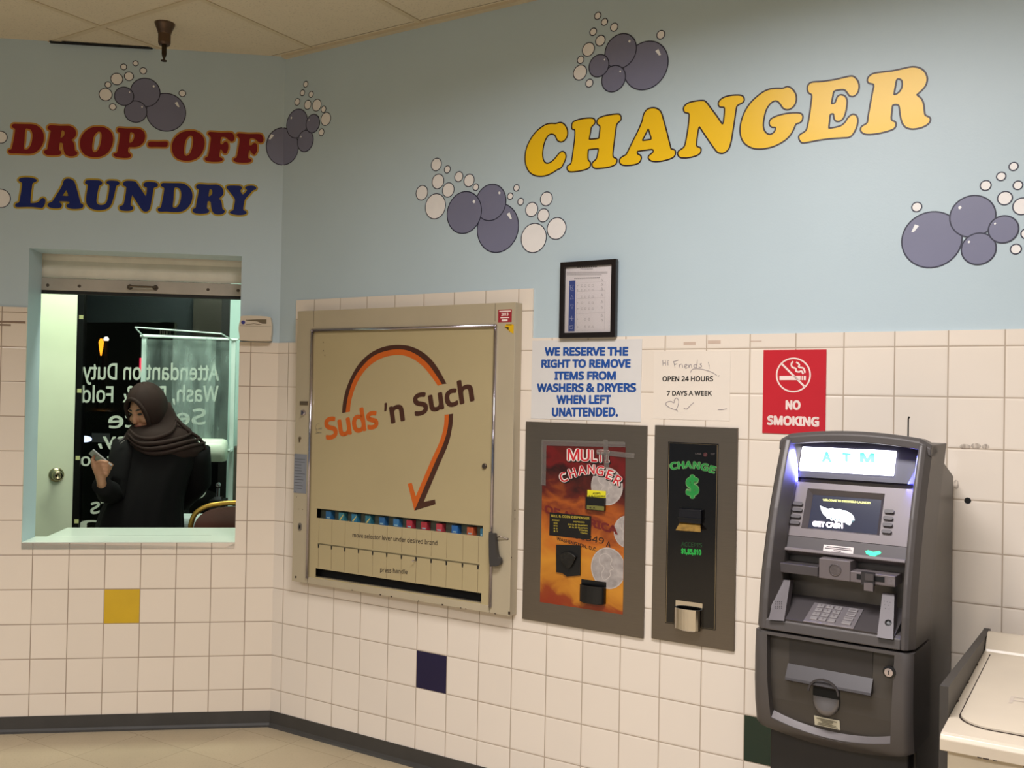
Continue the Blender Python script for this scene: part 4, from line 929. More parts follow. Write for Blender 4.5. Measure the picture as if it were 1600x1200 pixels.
# bill validator
A, B_ = m(362, 478), m(486, 405)
obj('bill_slot', MB().box(A[0], B_[0], yy-.016, yy, A[1], B_[1]), BLACKP, mc, bevel=.002)
A, B_ = m(366, 405), m(485, 362); obj('yellow_label', MB().box(A[0], B_[0], yy-.003, yy, A[1], B_[1]), mat('bright_yellow_label', '#e3d92a', .4), mc)
b = MB(); mtx(b, 'ACCEPTS', 398, 448, 382, 383, 12, .03, yy-.0034); mtx(b, '$1, $5, $10 & $20 BILLS', 372, 478, 398, 400, 10, .03, yy-.0034); obj('label_print', b, INK, mc)
A, B_ = m(374, 475), m(486, 458); obj('bill_guide', MB().box(A[0], B_[0], yy-.017, yy-.0158, A[1], B_[1]), mat('olive_bill_guide', '#6f6d34', .5), mc)
b = MB(); mtx(b, '4', 376, 388, 473, 474, 11, .02, yy-.0174); mtx(b, 'A', 400, 412, 474, 475, 11, .03, yy-.0174); obj('guide_print', b, INK, mc)
# coin cups
def cup(t, fn, x0, x1, yt, yb, depth, mm, nm, chamfer=.25, back=None):
    a, c = fn(x0, yb), fn(x1, yt); xm = (a[0]+c[0])/2; hw = (c[0]-a[0])/2; n = 12
    b = MB(); y0 = YP-.0015
    arc = [(xm-hw*math.cos(math.pi*i/n), y0-depth*(.35+.65*math.sin(math.pi*i/n))) for i in range(n+1)]
    zt = c[1]-(c[1]-a[1])*chamfer; zb = a[1]
    ring = lambda k, z: [(xm+(x-xm)*k, y0+(y-y0)*k, z) for x, y in arc]+[(xm+hw*k, y0, z), (xm-hw*k, y0, z)]
    b.loft([ring(.86, zb), ring(1, zb+.004), ring(1, zt), ring(.9, zt), ring(.86, zb+.006)], caps=True)
    if chamfer: b.box(a[0], c[0], y0-.002, y0+.001, zt-.002, c[1])
    return obj(nm, b, mm, t)
cup(mc, m, 324, 487, 950, 1072, .030, BLACKP, 'coin_cup', .2)
A, B_ = m(166, 893), m(325, 703)
pts = [m(*p) for p in ((166,706),(325,712),(322,905),(235,912),(205,890),(166,884))]
obj('coin_chute_plate', MB().prism([pts], yy-.006, yy), BLACKP, mc, bevel=.0015)
pts = [m(*p) for p in spline(((200,765),(250,750),(298,778),(296,800),(262,858),(235,842),(205,800)), 3)]
obj('coin_chute', MB().prism([pts], yy-.018, yy-.006), mat('worn_black_chute', '#24221f', .25, .3, var=.3, scale=50), mc, bevel=.004)
# tape strips over the top of the picture
for k, (q_, lab) in enumerate((([(70,28),(610,44),(612,78),(70,66)], 'clear tape strip along the top of the orange picture'), ([(68,60),(100,62),(96,325),(64,322)], 'clear tape strip down the left side of the orange picture'),
        ([(468,28),(498,30),(506,210),(474,208)], 'upright clear tape strip over the letters LTI'), ([(425,92),(672,118),(668,150),(425,124)], 'clear tape strip reaching past the right side of the orange picture'))):
    P = [m(*p) for p in q_]; y3 = yy-.0012-.0002*k
    obj('tape_strip', MB().prism([P], y3, y3+.0001), clear_mat('clear_tape_%d' % k, '#c9c0b8', .30, .3, .8), F=RF, label=lab, cat='tape', group='tape on the wide change machine')
# ------------------------------------------------------------------ single changer
ch = panel('change_machine', 'narrow steel change machine with black panel and green dollar sign', [(1022,664),(1151.5,668.5),(1148,1018),(1018.5,998)])
def c4(x, y, yy_=YP): return RF.px(1020+x/3.4286, 660+y/3.4286, yy_)
P = [c4(82,104), c4(350,115), c4(338,1113), c4(68,1076)]
bx0_, bx1_, bz0_, bz1_ = (P[0][0]+P[3][0])/2, (P[1][0]+P[2][0])/2, (P[2][1]+P[3][1])/2, (P[0][1]+P[1][1])/2
obj('black_panel', MB().box(bx0_, bx1_, YP-.0015, YP, bz0_, bz1_), mat('gloss_black_panel', '#0c0a0a', .18, var=.1), ch)
e_ = .0035; b = MB().ribbon([(bx0_+e_, bz0_+e_), (bx1_-e_, bz0_+e_), (bx1_-e_, bz1_-e_), (bx0_+e_, bz1_-e_)], .0014, YP-.0018)
obj('gold_line', b, mat('dull_gold_line', '#8f7b58', .45), ch)
GRN = mat('green_print', '#1f8a3c', .4, var=.1); GRE = mat('pale_green_edge', '#6a9a5e', .5)
b, b2 = MB(), MB()
def ctx(bb_, s, xl, xr, yl_, yr_, cap, bold=0, off=0., up=(0, -1)):
    y = YP-.0019-off; A, B_, C_ = c4(xl, yl_, y), c4(xr, yr_, y), c4(xl+up[0]*cap, yl_+up[1]*cap, y)
    text3(bb_, s, (A[0], y, A[1]), (B_[0], y, B_[1]), (C_[0]-A[0], 0, C_[1]-A[1]), bold)
for bb_, bold, off, e in ((b2, .055, 0, 2.5), (b, .02, .0003, 0)):
    def putc(chh, xl, xr, yl_, yr_, cap, up, bo, bb_=bb_, off=off, e=e): ctx(bb_, chh, xl-e, xr+e, yl_+e*.7, yr_+e*.7, cap+e*1.4, bo, off, up)
    arc_word([36, 34, 38, 36, 38, 32], 'CHANGE', [252, 248, 246, 249, 258, 270], [114, 152, 190, 232, 273, 313], 38, [-.18, -.06, .02, .10, .20, .3], bold, putc)
    ctx(bb_, '$', 178-e, 247+e, 398+e, 401+e, 112+e*2, bold*1.2, off)
obj('green_edge', b2, GRE, ch); obj('green_lettering', b, GRN, ch)
b = MB(); ctx(b, 'ACCEPTS', 152, 264, 664, 670, 24, .02); obj('dim_green_lettering', b, mat('dim_green_print', '#16401f', .4), ch)
b = MB(); ctx(b, '$1,$5,$10', 152, 260, 704, 712, 30, .05); obj('bright_green_lettering', b, mat('bright_green_print', '#2bb04a', .4), ch)
c = c4(283, 173); obj('indicator_lamp', MB().lathe((c[0], YP-.0015, c[1]), (0, -1, 0), [(.0075, 0), (.0075, .002), (.0055, .004), (.0045, .002)], 20), mat('dark_red_lamp', '#5f3a3c', .25, var=.2), ch)
b = MB(); ctx(b, 'USE', 228, 260, 173, 174, 10, .02); ctx(b, 'OUT', 310, 332, 174, 175, 10, .02); obj('lamp_caption', b, mat('dim_grey_print', '#57504e', .5), ch)
A, B_ = c4(150, 532), c4(270, 468); obj('bill_acceptor', MB().box(A[0], B_[0], YP-.02, YP-.001, A[1], B_[1]), mat('blue_black_plastic', '#0d0e16', .3), ch, bevel=.002)
c0 = c4(150, 505); c1_ = c4(268, 508)
obj('acceptor_lip', MB().box(A[0]-.002, B_[0]+.002, YP-.024, YP-.002, c0[1]-.003, c0[1]+.001), BLACKP, ch)
a0, a1_, a2_, a3_ = c4(152, 530), c4(258, 538), c4(275, 582), c4(142, 572)
sl = lambda p, y: (p[0], y, p[1])
b = MB().quad(sl(a3_, YP-.032), sl(a2_, YP-.032), sl(a1_, YP-.006), sl(a0, YP-.006)); bb2 = MB()
obj('bill_tray', b, mat('printed_bill_tray', '#8a6a2c', .45, var=.35, scale=70), ch, solid=.002)
cup(ch, c4, 122, 268, 970, 1098, .034, mat('bright_chrome', '#c9c3ba', .12, 1), 'coin_cup', .22)
A, B_ = c4(120, 1030), c4(270, 968); 
# ------------------------------------------------------------------ bank machine
seamL, seamR = Vector((.673, 2.630, 0)), Vector((1.0065, 2.392, 0))
ATR = -math.radians(35.5)
AF = Frame((seamL+seamR)/2, ATR)
WH = .205
at = thing('cash_machine', 'dark grey freestanding cash machine with lit ATM sign', 'cash machine', AF, (0, .27, 0))
PRO = [(.60, .055), (.63, .020), (.68, .004), (.75, -.004), (.83, -.004), (.897, .0), (.98, .008), (1.06, .024), (1.14, .047), (1.22, .076), (1.30, .112), (1.36, .142), (1.405, .166), (1.44, .182)]
def yf(z):
    for (z0, y0), (z1, y1) in zip(PRO, PRO[1:]):
        if z <= z1: return y0+(y1-y0)*(z-z0)/(z1-z0)
    return PRO[-1][1]
SHELL = mat('charcoal_shell_plastic', '#4f4a48', .42, .15, var=.04, bump=.06, bscale=500)
SHELL2 = mat('dark_shell_recess', '#2a2728', .45, .1, var=.04)
CAB = mat('grey_cabinet_steel', '#55504b', .38, .35, var=.05)
FACE = mat('warm_grey_fascia', '#6c6465', .4, .2, var=.03)
FACED = mat('mid_grey_fascia', '#4a4546', .4, .2, var=.03)
# cabinet with sloping top
b = MB().loft([[(x, y, z) for y, z in ((.13, 0), (.553, 0), (.553, 1.305), (.27, 1.402), (.235, 1.405), (.13, 1.1))] for x in (-.188, .188)])
obj('cabinet', b, CAB, at, bevel=.003)
obj('pedestal', MB().box(-.182, .182, .075, .2, 0, .66), mat('black_pedestal', '#1c191a', .5), at, bevel=.004)
# outer shell: side rails, top hood, lower door
def rail(x0, x1, xin, zs_, ybk, crown=0.):
    """vertical rail from x0 (outside) to x1 (inside): front skin follows the profile, inside bevels back"""
    rings = []
    for z in zs_:
        y = yf(z); s = 1 if x1 > x0 else -1
        rings.append([(x0, y+.20, z), (x0, y+.03, z), (x0+s*.012, y+.006, z), (x0+s*.022, y, z), (x1, y+.002, z), (xin, y+ybk, z), (xin, y+.20, z)])
    return rings
zu = [.899, .94, .98, 1.02, 1.06, 1.10, 1.14, 1.18, 1.22, 1.26, 1.30, 1.34, 1.38, 1.408]
b = MB().loft(rail(-WH, -WH+.034, -WH+.052, zu, .055)).loft(rail(WH, WH-.030, WH-.040, zu, .055))
# hood across the top
n = 14; rings = []
for i in range(n+1):
    u = -1+2*i/n; x = WH*u; z = 1.4195+.018*(1-u*u)-(.012 if abs(u) > .99 else 0)
    yy0 = yf(1.408); rings.append([(x, yy0+.004, z-.030), (x, yy0+.006, z-.010), (x, yy0+.018, z), (x, .25, z-.004), (x, .25, 1.385), (x, yy0+.062, z-.034)])
b.loft(rings)
# sill under the keypad shelf
rings = []
for i in range(n+1):
    u = -1+2*i/n; x = (WH-.03)*u; rings.append([(x, .0, .899), (x, .004, .925-.0), (x, .016, .932), (x, .2, .932), (x, .2, .899)])
b.loft(rings)
obj('upper_shell', b, SHELL, at, bevel=.0025)
# lower door: bowed outer frame and sunk panel
def zb(u): return .600+.035*(u*u)*1.0
nz2 = 9; nn = 16; rings = []
b = MB()
grid = []
for j in range(nz2+1):
    row = []
    for i in range(nn+1):
        u = -1+2*i/nn; z0 = .612+.040*u*u; z = z0+(.893-z0)*j/nz2
        edge = max(0, abs(u)-.93)/.07
        row.append((WH*u, yf(z)+.012*edge*edge-.006*(1-u*u)*0, z))
    grid.append(row)
bxr = [[(x, y, z) for x, y, z in row] for row in grid]
# ring frame = outer boundary - inner boundary, with an inner window
def door_u(i): return -1+2*i/nn
ix0_, ix1_ = -.158, .152
inn_bottom = lambda x: .661-.026*(1-(x/.16)**2)
N = 24
outer_ = []; inner_ = []
for i in range(N+1): u = -1+2*i/N; outer_.append((WH*u, .640-.040*(1-u*u)+.0))
outer_ += [(WH, .70), (WH, .76), (WH, .82), (WH, .893)]+[(WH-2*WH*i/N, .893) for i in range(1, N)]+[(-WH, .893), (-WH, .82), (-WH, .76), (-WH, .70)]
for i in range(N+1): x = ix0_+(ix1_-ix0_)*i/N; inner_.append((x, inn_bottom(x)))
inner_ += [(ix1_+.003, .71), (ix1_+.006, .765), (ix1_+.008, .825), (ix1_+.010, .885)]+[(ix1_+.010-(ix1_-ix0_+.02)*i/N, .885) for i in range(1, N)]+[(ix0_-.010, .885), (ix0_-.008, .825), (ix0_-.006, .765), (ix0_-.003, .71)]
def skin(x, y, z):
    if y > .15: return (x, y, z)
    e = max(0., (abs(x)-WH*.90)/(WH*.10)); return (x, yf(z)+y+.016*e*e, z)
b = MB(); loops_ = []
for t in (0, .1, .25, .5, .75, 1): loops_.append([skin(p[0]+(q[0]-p[0])*t, 0, p[1]+(q[1]-p[1])*t) for p, q in zip(outer_, inner_)])
b.loft([[skin(p[0], .2, p[1]) for p in outer_]]+loops_+[[(p[0], yf(p[1])+.03, p[1]) for p in inner_]], caps=False)
obj('lower_door', b, SHELL, at, smooth='angle')
b = MB().prism([inner_], .026, .03, lambda x, y, z: (x, yf(z)+y, z))
obj('door_panel', b, mat('door_panel_plastic', '#443f3a', .42, .15, var=.04), at)
# lighter grey sill at the foot of the sunk panel
b = MB(); rg = []
for i in range(N+1):
    x = ix0_+(ix1_-ix0_)*i/N; z = inn_bottom(x); rg.append([(x, yf(z)+.001, z-.003), (x, yf(z)+.027, z+.017), (x, yf(z)+.03, z-.003)])
b.loft(rg); obj('panel_sill', b, mat('lighter_grey_sill', '#6a6463', .4, .2), at)
def A_(x, y, yl): return AF.px(x, y, yl)
def lowp(x, y): return (1160+x/5, 980+y/5)
# cash tray opening
yt = yf(.8)+.026
P = [A_(*lowp(*p), yt) for p in ((318,66),(1035,185),(1022,410),(322,390))]
b = MB().loft([[(x, y, z) for y, z in ((yt-.002, P[0][1]-.004 if x < 0 else P[1][1]-.0), (yt+.012, (P[0][1]+P[1][1])/2-.04), (yt+.028, (P[2][1]+P[3][1])/2+.02))] for x in (P[0][0], P[1][0])], caps=False)
zl = [A_(*lowp(*p), yt-.012) for p in ((365,290),(1020,410),(1003,520),(325,390))]
xa, xb = (zl[0][0]+zl[3][0])/2, (zl[1][0]+zl[2][0])/2; zlm = (zl[0][1]+zl[1][1])/2; zlb = (zl[2][1]+zl[3][1])/2
obj('dispenser_recess', MB().box(xa+.002, xb-.002, yt-.0012, yt+.001, zlm-.004, .884), mat('dark_dispenser_recess', '#2f2b29', .5), at)
b = MB().loft([[(x, yt-.001, zlm), (x, yt-.022, zlb+.004), (x, yt-.024, zlb-.002), (x, yt-.018, zlb-.006), (x, yt, zlb-.002)] for x in (xa, xb)])
obj('dispenser_lip', b, mat('grey_dispenser_lip', '#3b3738', .4, .2), at)
# thumb scoop
cxx, czz = A_(*lowp(655, 540), yt); wv = (A_(*lowp(762, 540), yt)[0]-A_(*lowp(553, 540), yt)[0])/2; zt_ = A_(*lowp(655, 415), yt)[1]; zbm = A_(*lowp(655, 690), yt)[1]
rim = [(cxx+wv*math.cos(a), zt_-.028+wv*.9*math.sin(a)) for a in [math.pi*i/12 for i in range(13)]]+[(cxx+wv*math.cos(a), zbm+wv+wv*math.sin(a)) for a in [math.pi+math.pi*i/12 for i in range(13)]]
b = MB().prism([rim], yt-.0016, yt-.0008); obj('scoop_back', b, BLACKM, at, label='black finger scoop')
low = [(cxx+wv*.97*math.cos(math.pi+math.pi*i/16), 0) for i in range(17)]
b = MB(); rg = []
for k, (zz, dd) in enumerate(((zbm+wv*1.35, .0), (zbm+wv*.9, .004), (zbm+wv*.5, .008), (zbm+wv*.2, .010), (zbm+.002, .006))):
    hw = wv*.97*(1 if zz > zbm+wv else math.sqrt(max(.05, 1-((zbm+wv-zz)/wv)**2)))
    rg.append([(cxx+hw*math.cos(math.pi+math.pi*i/10), yt-.002-dd*math.sin(math.pi*i/10), zz) for i in range(11)])
for k in range(len(rg)-1):
    o_ = len(b.v); b.v += rg[k]+rg[k+1]
    for i in range(10): b.f.append((o_+i, o_+i+1, o_+11+i+1, o_+11+i))
obj('scoop', b, mat('scoop_plastic', '#6b6664', .28, .4), at, smooth=True)
b = MB().ribbon([(cxx+wv*1.12*math.cos(math.pi*i/14), zt_-.028+wv*1.0*math.sin(math.pi*i/14)) for i in range(15)], .005, yt-.0255, False)
obj('scoop_rim', b, mat('grey_dispenser_lip', '#3b3738', .4, .2), at, solid=.004)
P0_, P1_ = A_(*lowp(557, 765), yf(.69)+.024), A_(*lowp(757, 740), yf(.69)+.024); zz0 = A_(*lowp(655, 790), yf(.69)+.024)[1]; zz1 = A_(*lowp(655, 712), yf(.69)+.024)[1]
ys = yf((zz0+zz1)/2)+.0245
b = MB().prism([[(P0_[0], zz0), (P1_[0], zz0), (P1_[0], zz1), (P0_[0], zz1)]], .0245, .027, lambda x, y, z: (x, yf(z)+y, z)); obj('notice_label', b, mat('cream_label', '#cfc8b0', .5), at)
b = MB()
for k in range(5):
    zq = zz1-(zz1-zz0)*(.2+.16*k); u0, u1 = ((.1, .9), (.25, .75), (.3, .7), (.15, .85), (.1, .9))[k]
    b.box(P0_[0]+(P1_[0]-P0_[0])*u0, P0_[0]+(P1_[0]-P0_[0])*u1, yf(zq)+.0238, yf(zq)+.0243, zq-.0012, zq+.0012)
obj('label_print', b, mat('grey_print', '#79735f', .6), at)
c = A_(*lowp(1147, 350), yf(.82)); b = MB().lathe((c[0], yf(.82)+.004, c[1]), (0, -1, 0), [(.0155, 0), (.0155, .006), (.0115, .0065)], 22)
obj('lock_collar', b, BLACKP, at); b = MB().lathe((c[0], yf(.82)+.002, c[1]), (0, -1, 0), [(.0108, 0), (.0105, .009), (.0, .0095)], 20); obj('lock', b, CHROME, at)
obj('keyhole', MB().box(c[0]-.001, c[0]+.001, yf(.82)-.0086, yf(.82)-.007, c[1]-.005, c[1]+.005), BLACKM, at)
# ---- upper fascia: sloped planes
class Sl:
    """a plane through two (y,z) profile points, full width; maps survey pixels to points on it"""
    def __init__(s, y0, z0, y1, z1):
        s.p = (0, y0, z0); d = Vector((0, y1-y0, z1-z0)).normalized(); s.d = d; s.n = Vector((0, -d.z, d.y))
        if s.n.y > 0: s.n = -s.n
    def at(s, x, y): return AF.hit(x, y, s.p, s.n)
    def pt(s, x, z, off=0.):
        t = (z-s.p[2])/s.d.z; return Vector((x, s.p[1]+s.d.y*t, z))+s.n*off
    def rect(s, q, squared=True):
        P = [s.at(*p) for p in q]
        x0, x1 = (P[0].x+P[3].x)/2, (P[1].x+P[2].x)/2; z0, z1 = (P[2].z+P[3].z)/2, (P[0].z+P[1].z)/2
        return x0, x1, z0, z1
    def slab(s, b, x0, x1, z0, z1, o0, o1):
        """raised block from offset o0 to o1 above the plane"""
        vs = [s.pt(x, z, o) for o in (o1, o0) for x, z in ((x0, z0), (x1, z0), (x1, z1), (x0, z1))]
        return b.add(vs, [(0, 1, 2, 3), (7, 6, 5, 4), (0, 4, 5, 1), (1, 5, 6, 2), (2, 6, 7, 3), (3, 7, 4, 0)])
def U(x, y): return (1180+x/5.3333, 660+y/5.3333)
def K(x, y): return (1180+x/5.3333, 840+y/5.3333)
IX = WH-.045
S1 = Sl(.168, 1.28, .205, 1.37)          # sign
x0, x1, z0, z1 = S1.rect([U(385,200), U(1170,240), U(1165,455), U(375,395)])
b = MB(); 
S1.slab(b, -IX-.01, IX+.012, z0-.016, z1+.022, -.03, -.004); obj('sign_housing', b, mat('dark_violet_housing', '#3a3846', .4), at)
b = MB(); S1.slab(b, x0, x1, z0, z1, -.002, .004)
SIGN = mat('lit_sign_panel', '#f4f4ff', .4, emit='#f1f2ff', es=5.5, var=.0)
obj('lit_sign', b, SIGN, at, bevel=.004)
def stext(bb_, S, s, pl, pr, cap, off=.0, bold=0.):
    A, B_, C_ = S.at(*pl), S.at(*pr), S.at(pl[0], pl[1]-cap); o = S.n*off
    return text3(bb_, s, A+o, B_+o, C_-A, bold)
for s, xl, xr, yb_, cap in (('A', 560, 640, 335, 88), ('T', 728, 800, 330, 72), ('M', 875, 1000, 338, 80)):
    b = MB(); stext(b, S1, s, U(xl, yb_), U(xr, yb_+4), cap/5.333, .0046, .045)
    obj('sign_letter', b, mat('pale_teal_lettering', '#6fdccf', .4, emit='#58d6c8', es=.95), at, label='pale teal letter %s on the lit sign' % s)
for x, zc_ in ((-IX-.002, 1.33), (IX-.002, 1.33)):
    l = bpy.data.lights.new('sign_glow_lamp', 'AREA'); l.shape = 'RECTANGLE'; l.size = .012; l.size_y = .09; l.energy = 1.1; l.color = (.12, .13, 1)
    lo_ = bpy.data.objects.new('sign_glow_lamp', l); COL.objects.link(lo_); lo_.parent = at
    q_ = S1.pt(x*.93, zc_, .012)-ORG[at.name]; lo_.location = q_; lo_.rotation_euler = (0, math.pi/2*(1 if x < 0 else -1), 0); lo_.rotation_euler = Vector((1 if x > 0 else -1, -.6, -.1)).to_track_quat('-Z', 'Y').to_euler()
# screen fascia
S2 = Sl(.115, 1.14, .175, 1.27)
x0, x1, z0, z1 = S2.rect([U(330,490), U(1215,560), U(1190,1030), U(240,940)])
FZ0, FZ1 = z0, z1
bx_ = S2.rect([U(440,550), U(1085,600), U(1035,950), U(385,880)])
sc = S2.rect([U(475,590), U(1045,640), U(1010,930), U(435,865)])
b = MB().prism([[(-IX, z0), (IX+.003, z0), (IX+.003, z1), (-IX, z1)], [(bx_[0], bx_[2]), (bx_[1], bx_[2]), (bx_[1], bx_[3]), (bx_[0], bx_[3])]], .003, -.012, lambda x, y, z: tuple(S2.pt(x, z, y)))
obj('screen_fascia', b, FACE, at)
b = MB().loft([[tuple(S2.pt(x, z, o)) for x, z in ((a[0], a[2]), (a[1], a[2]), (a[1], a[3]), (a[0], a[3]))] for a, o in ((bx_, .003), (sc, -.008))], caps=False)
obj('screen_bezel', b, mat('bezel_grey', '#4c4647', .4), at)
b = MB(); S2.slab(b, sc[0], sc[1], sc[2], sc[3], -.011, -.0085)
scr = obj('screen', b, mat('dark_blue_screen', '#14151c', .15, emit='#5a6080', es=.34, var=.2, scale=14), at)
b = MB(); stext(b, S2, 'WELCOME TO DEERFIELD LAUNDRY', U(557, 645), U(958, 672), 17/5.333, -.0082, .02); obj('screen_heading', b, mat('screen_yellow', '#e6e68a', .5, emit='#eaea90', es=1.2), at)
def U2(x, y): return S2.at(*U(x, y))+S2.n*-.0082
def upoly(bb_, pts, off=0): return bb_.add([p+S2.n*off for p in (U2(*q) for q in pts)], [tuple(range(len(pts)))[::-1]])
b = MB(); P = [U2(*q) for q in ((532,685),(570,700),(600,712),(640,706),(652,716),(700,712),(712,722),(755,728),(765,738),(785,745),(805,762),(818,785),(822,808),(800,820),(785,850),(760,842),(742,826),(715,830),(690,815),(664,828),(650,806),(626,812),(615,792),(590,795),(585,775),(565,765),(545,730))]
tri = geometry.tessellate_polygon([[Vector((p.x, p.z, 0)) for p in P]]); b.add(P, [tuple(t) for t in tri])
obj('screen_emblem', b, mat('screen_white', '#e8f2f4', .5, emit='#e6f2f6', es=1.5), at, label='white feathered wing emblem on the screen')
b = MB(); stext(b, S2, 'GET CASH', U(470, 858), U(725, 878), 46/5.333, -.0080, .06); obj('screen_prompt', b, mat('screen_pink_white', '#f2e6ee', .5, emit='#f4e6f2', es=1.5), at)
for pts in (((620,770),(640,800),(628,798)),((655,780),(672,812),(660,808)),((690,785),(705,812),(694,808)),((790,812),(818,806),(812,826))):
    b = MB(); upoly(b, pts, .0003); obj('feather_shadow', b, mat('screen_teal', '#27505c', .5, emit='#27505c', es=.5), at)
for cx_, cy_ in ((362,683),(357,735),(345,789),(337,842),(1122,750),(1113,805),(1108,860),(1100,917)):
    c = S2.at(*U(cx_, cy_)); e1 = S2.at(*U(cx_+42, cy_+3)); hw = e1.x-c.x; hh = .0046
    ring = [(c.x+(hw-hh)*s_+hh*math.cos(a), c.z+hh*math.sin(a)) for s_, a0 in ((1, -math.pi/2), (-1, math.pi/2)) for a in [a0+math.pi*i/8 for i in range(9)]]
    b = MB().prism([ring], .010, .0, lambda x, y, z: tuple(S2.pt(x, z, y))); obj('soft_key', b, FACED, at, bevel=.0012)
# label band and lip
S3 = Sl(.088, 1.085, .112, 1.14)
x0, x1, z0, z1 = S3.rect([K(240,5), K(1185,98), K(1178,180), K(215,90)])
LZ0 = z0
b = MB(); S3.slab(b, -IX, IX+.004, z0, FZ0, -.03, .0); obj('label_band', b, FACED, at)
b = MB(); S3.slab(b, -IX, IX+.004, z0-.007, z0+.002, -.03, .008); obj('band_lip', b, FACE, at, bevel=.002)
q = S3.rect([K(570,60), K(822,82), K(815,152), K(565,128)])
b = MB(); S3.slab(b, q[0], q[1], q[2], q[3], 0, .0008); obj('bank_sticker', b, mat('white_sticker', '#d9cfcc', .5), at)
b = MB()
for k, (u0, u1) in enumerate(((.1, .9), (.05, .95), (.35, .6), (.28, .72))):
    zc_ = q[3]-(q[3]-q[2])*(.2+.2*k); S3.slab(b, q[0]+(q[1]-q[0])*u0, q[0]+(q[1]-q[0])*u1, zc_-.0011, zc_+.0011, .0008, .0011)
obj('bank_sticker_print', b, mat('dark_print', '#4a4044', .6), at)
P = [S3.at(*K(*p))+S3.n*.0008 for p in ((918,112),(940,105),(985,118),(1035,112),(1050,122),(1045,138),(1012,148),(982,176),(950,146),(925,136))]
tri = geometry.tessellate_polygon([[Vector((p.x, p.z, 0)) for p in P]])
obj('card_light', MB().add(P, [tuple(t) for t in tri]), mat('green_light', '#30c890', .4, emit='#2ee0a0', es=1.1), at, label='lit green card arrow')
# receipt slot, centre plate, card reader
def block(nm, pts, yf_, yb_, mm, bev=.002, **kw):
    P = [A_(*K(*p), yf_) for p in pts]
    x0, x1 = (P[0][0]+P[3][0])/2, (P[1][0]+P[2][0])/2; z0, z1 = (P[2][1]+P[3][1])/2, (P[0][1]+P[1][1])/2
    return obj(nm, MB().box(x0, x1, yf_, yb_, z0, z1), mm, at, bevel=bev, **kw), (x0, x1, z0, z1)
YK = .062
obj('recess_back', MB().box(-IX-.006, IX+.008, .150, .16, .93, LZ0+.02), SHELL2, at)
block('receipt_bar', [(170,205),(525,245),(520,325),(160,285)], YK+.004, .15, FACED)
_, q = block('camera_plate', [(540,168),(797,203),(785,368),(520,335)], YK-.004, .15, FACE)
c = ((q[0]+q[1])/2+.002, (q[2]+q[3])/2); b = MB().lathe((c[0], YK-.0045, c[1]), (0, -1, 0), [(.0165, 0), (.0160, .0012), (.0145, .0016), (.014, .0004), (.0, .0004)], 28)
obj('round_emblem', b, mat('brushed_emblem', '#6d6667', .3, .6, var=.2, scale=120), at)
_, q = block('card_reader', [(795,278),(1170,325),(1165,412),(785,370)], YK-.002, .15, FACE)
def kp_(x, y, yy_): return A_(*K(x, y), yy_)
for nm, x0_, x1_, ya, yb_, o, mm in (('card_slot', 845, 1078, 322, 342, .0006, BLACKM), ('reader_bezel', 880, 990, 290, 392, .012, mat('dark_reader_bezel', '#2c292b', .35)), ('reader_insert', 915, 985, 300, 355, .0135, FACED), ('reader_tongue', 905, 982, 375, 440, .014, FACE), ('reader_pictogram', 1100, 1165, 335, 390, .0007, mat('grey_pictogram', '#6d6667', .5, var=.2, scale=200))):
    a, c = kp_(x0_, yb_+ (0 if nm != 'card_slot' else 4), YK-.002-o), kp_(x1_, ya+8, YK-.002-o)
    obj(nm, MB().box(a[0], c[0], YK-.002-o, YK-.001, min(a[1], c[1]), max(a[1], c[1])), mm, at)
# underside and keypad shelf
SH = [AF.onz(*K(*p), z) for p, z in (((290,480), .985), ((1045,570), .985), ((1015,825), .935), ((245,700), .935))]
S4 = Sl(.012, .934, .140, .982)
obj('shelf_light_line', MB().box(-IX+.02, IX-.01, .146, .151, .980, .984), mat('grey_shelf_edge', '#5c5960', .3, .4), at)
def kq(x, y): return S4.at(*K(x, y))
b = MB(); A = [Vector((-IX, S4.pt(0, .932).y, .932)), Vector((IX, S4.pt(0, .932).y, .932)), S4.pt(IX, .985), S4.pt(-IX, .985)]
S4.slab(b, -IX, IX, .932, .982, -.02, 0); obj('keypad_shelf', b, FACED, at)
q = S4.rect([K(475,545), K(880,600), K(845,770), K(420,705)])
b = MB(); S4.slab(b, q[0], q[1], q[2], q[3], 0, .003); obj('keypad_plate', b, mat('steel_keypad', '#8b8487', .35, .5, var=.04), at, bevel=.001)
KEY = mat('steel_key', '#aaa4a4', .3, .5, var=.06); kb = MB()
xw = q[1]-q[0]; zh = q[3]-q[2]
names = ['1', '2', '3', 'CANCEL', '4', '5', '6', 'CLEAR', '7', '8', '9', 'ENTER', '', '0', '', '']
for r_ in range(4):
    for c_ in range(4):
        kx0 = q[0]+xw*((.11, .29, .47, .74)[c_]); kx1 = kx0+xw*(.14 if c_ < 3 else .18); kz1 = q[3]-zh*(.10+.215*r_); kz0 = kz1-zh*.15
        b = MB(); S4.slab(b, kx0, kx1, kz0, kz1, .003, .007); obj('key', b, KEY, at, bevel=.0008)
        nm = names[r_*4+c_]
        if nm:
            w_ = (kx1-kx0)*(.22 if len(nm) == 1 else .7); A = S4.pt((kx0+kx1)/2-w_/2, kz0+(kz1-kz0)*.3, .0073); B_ = S4.pt((kx0+kx1)/2+w_/2, kz0+(kz1-kz0)*.3, .0073)
            text3(kb, nm, A, B_, S4.d*((kz1-kz0)/S4.d.z*(.5 if len(nm) == 1 else .3)), .01)
obj('key_print', kb, mat('key_print', '#55484c', .6), at)
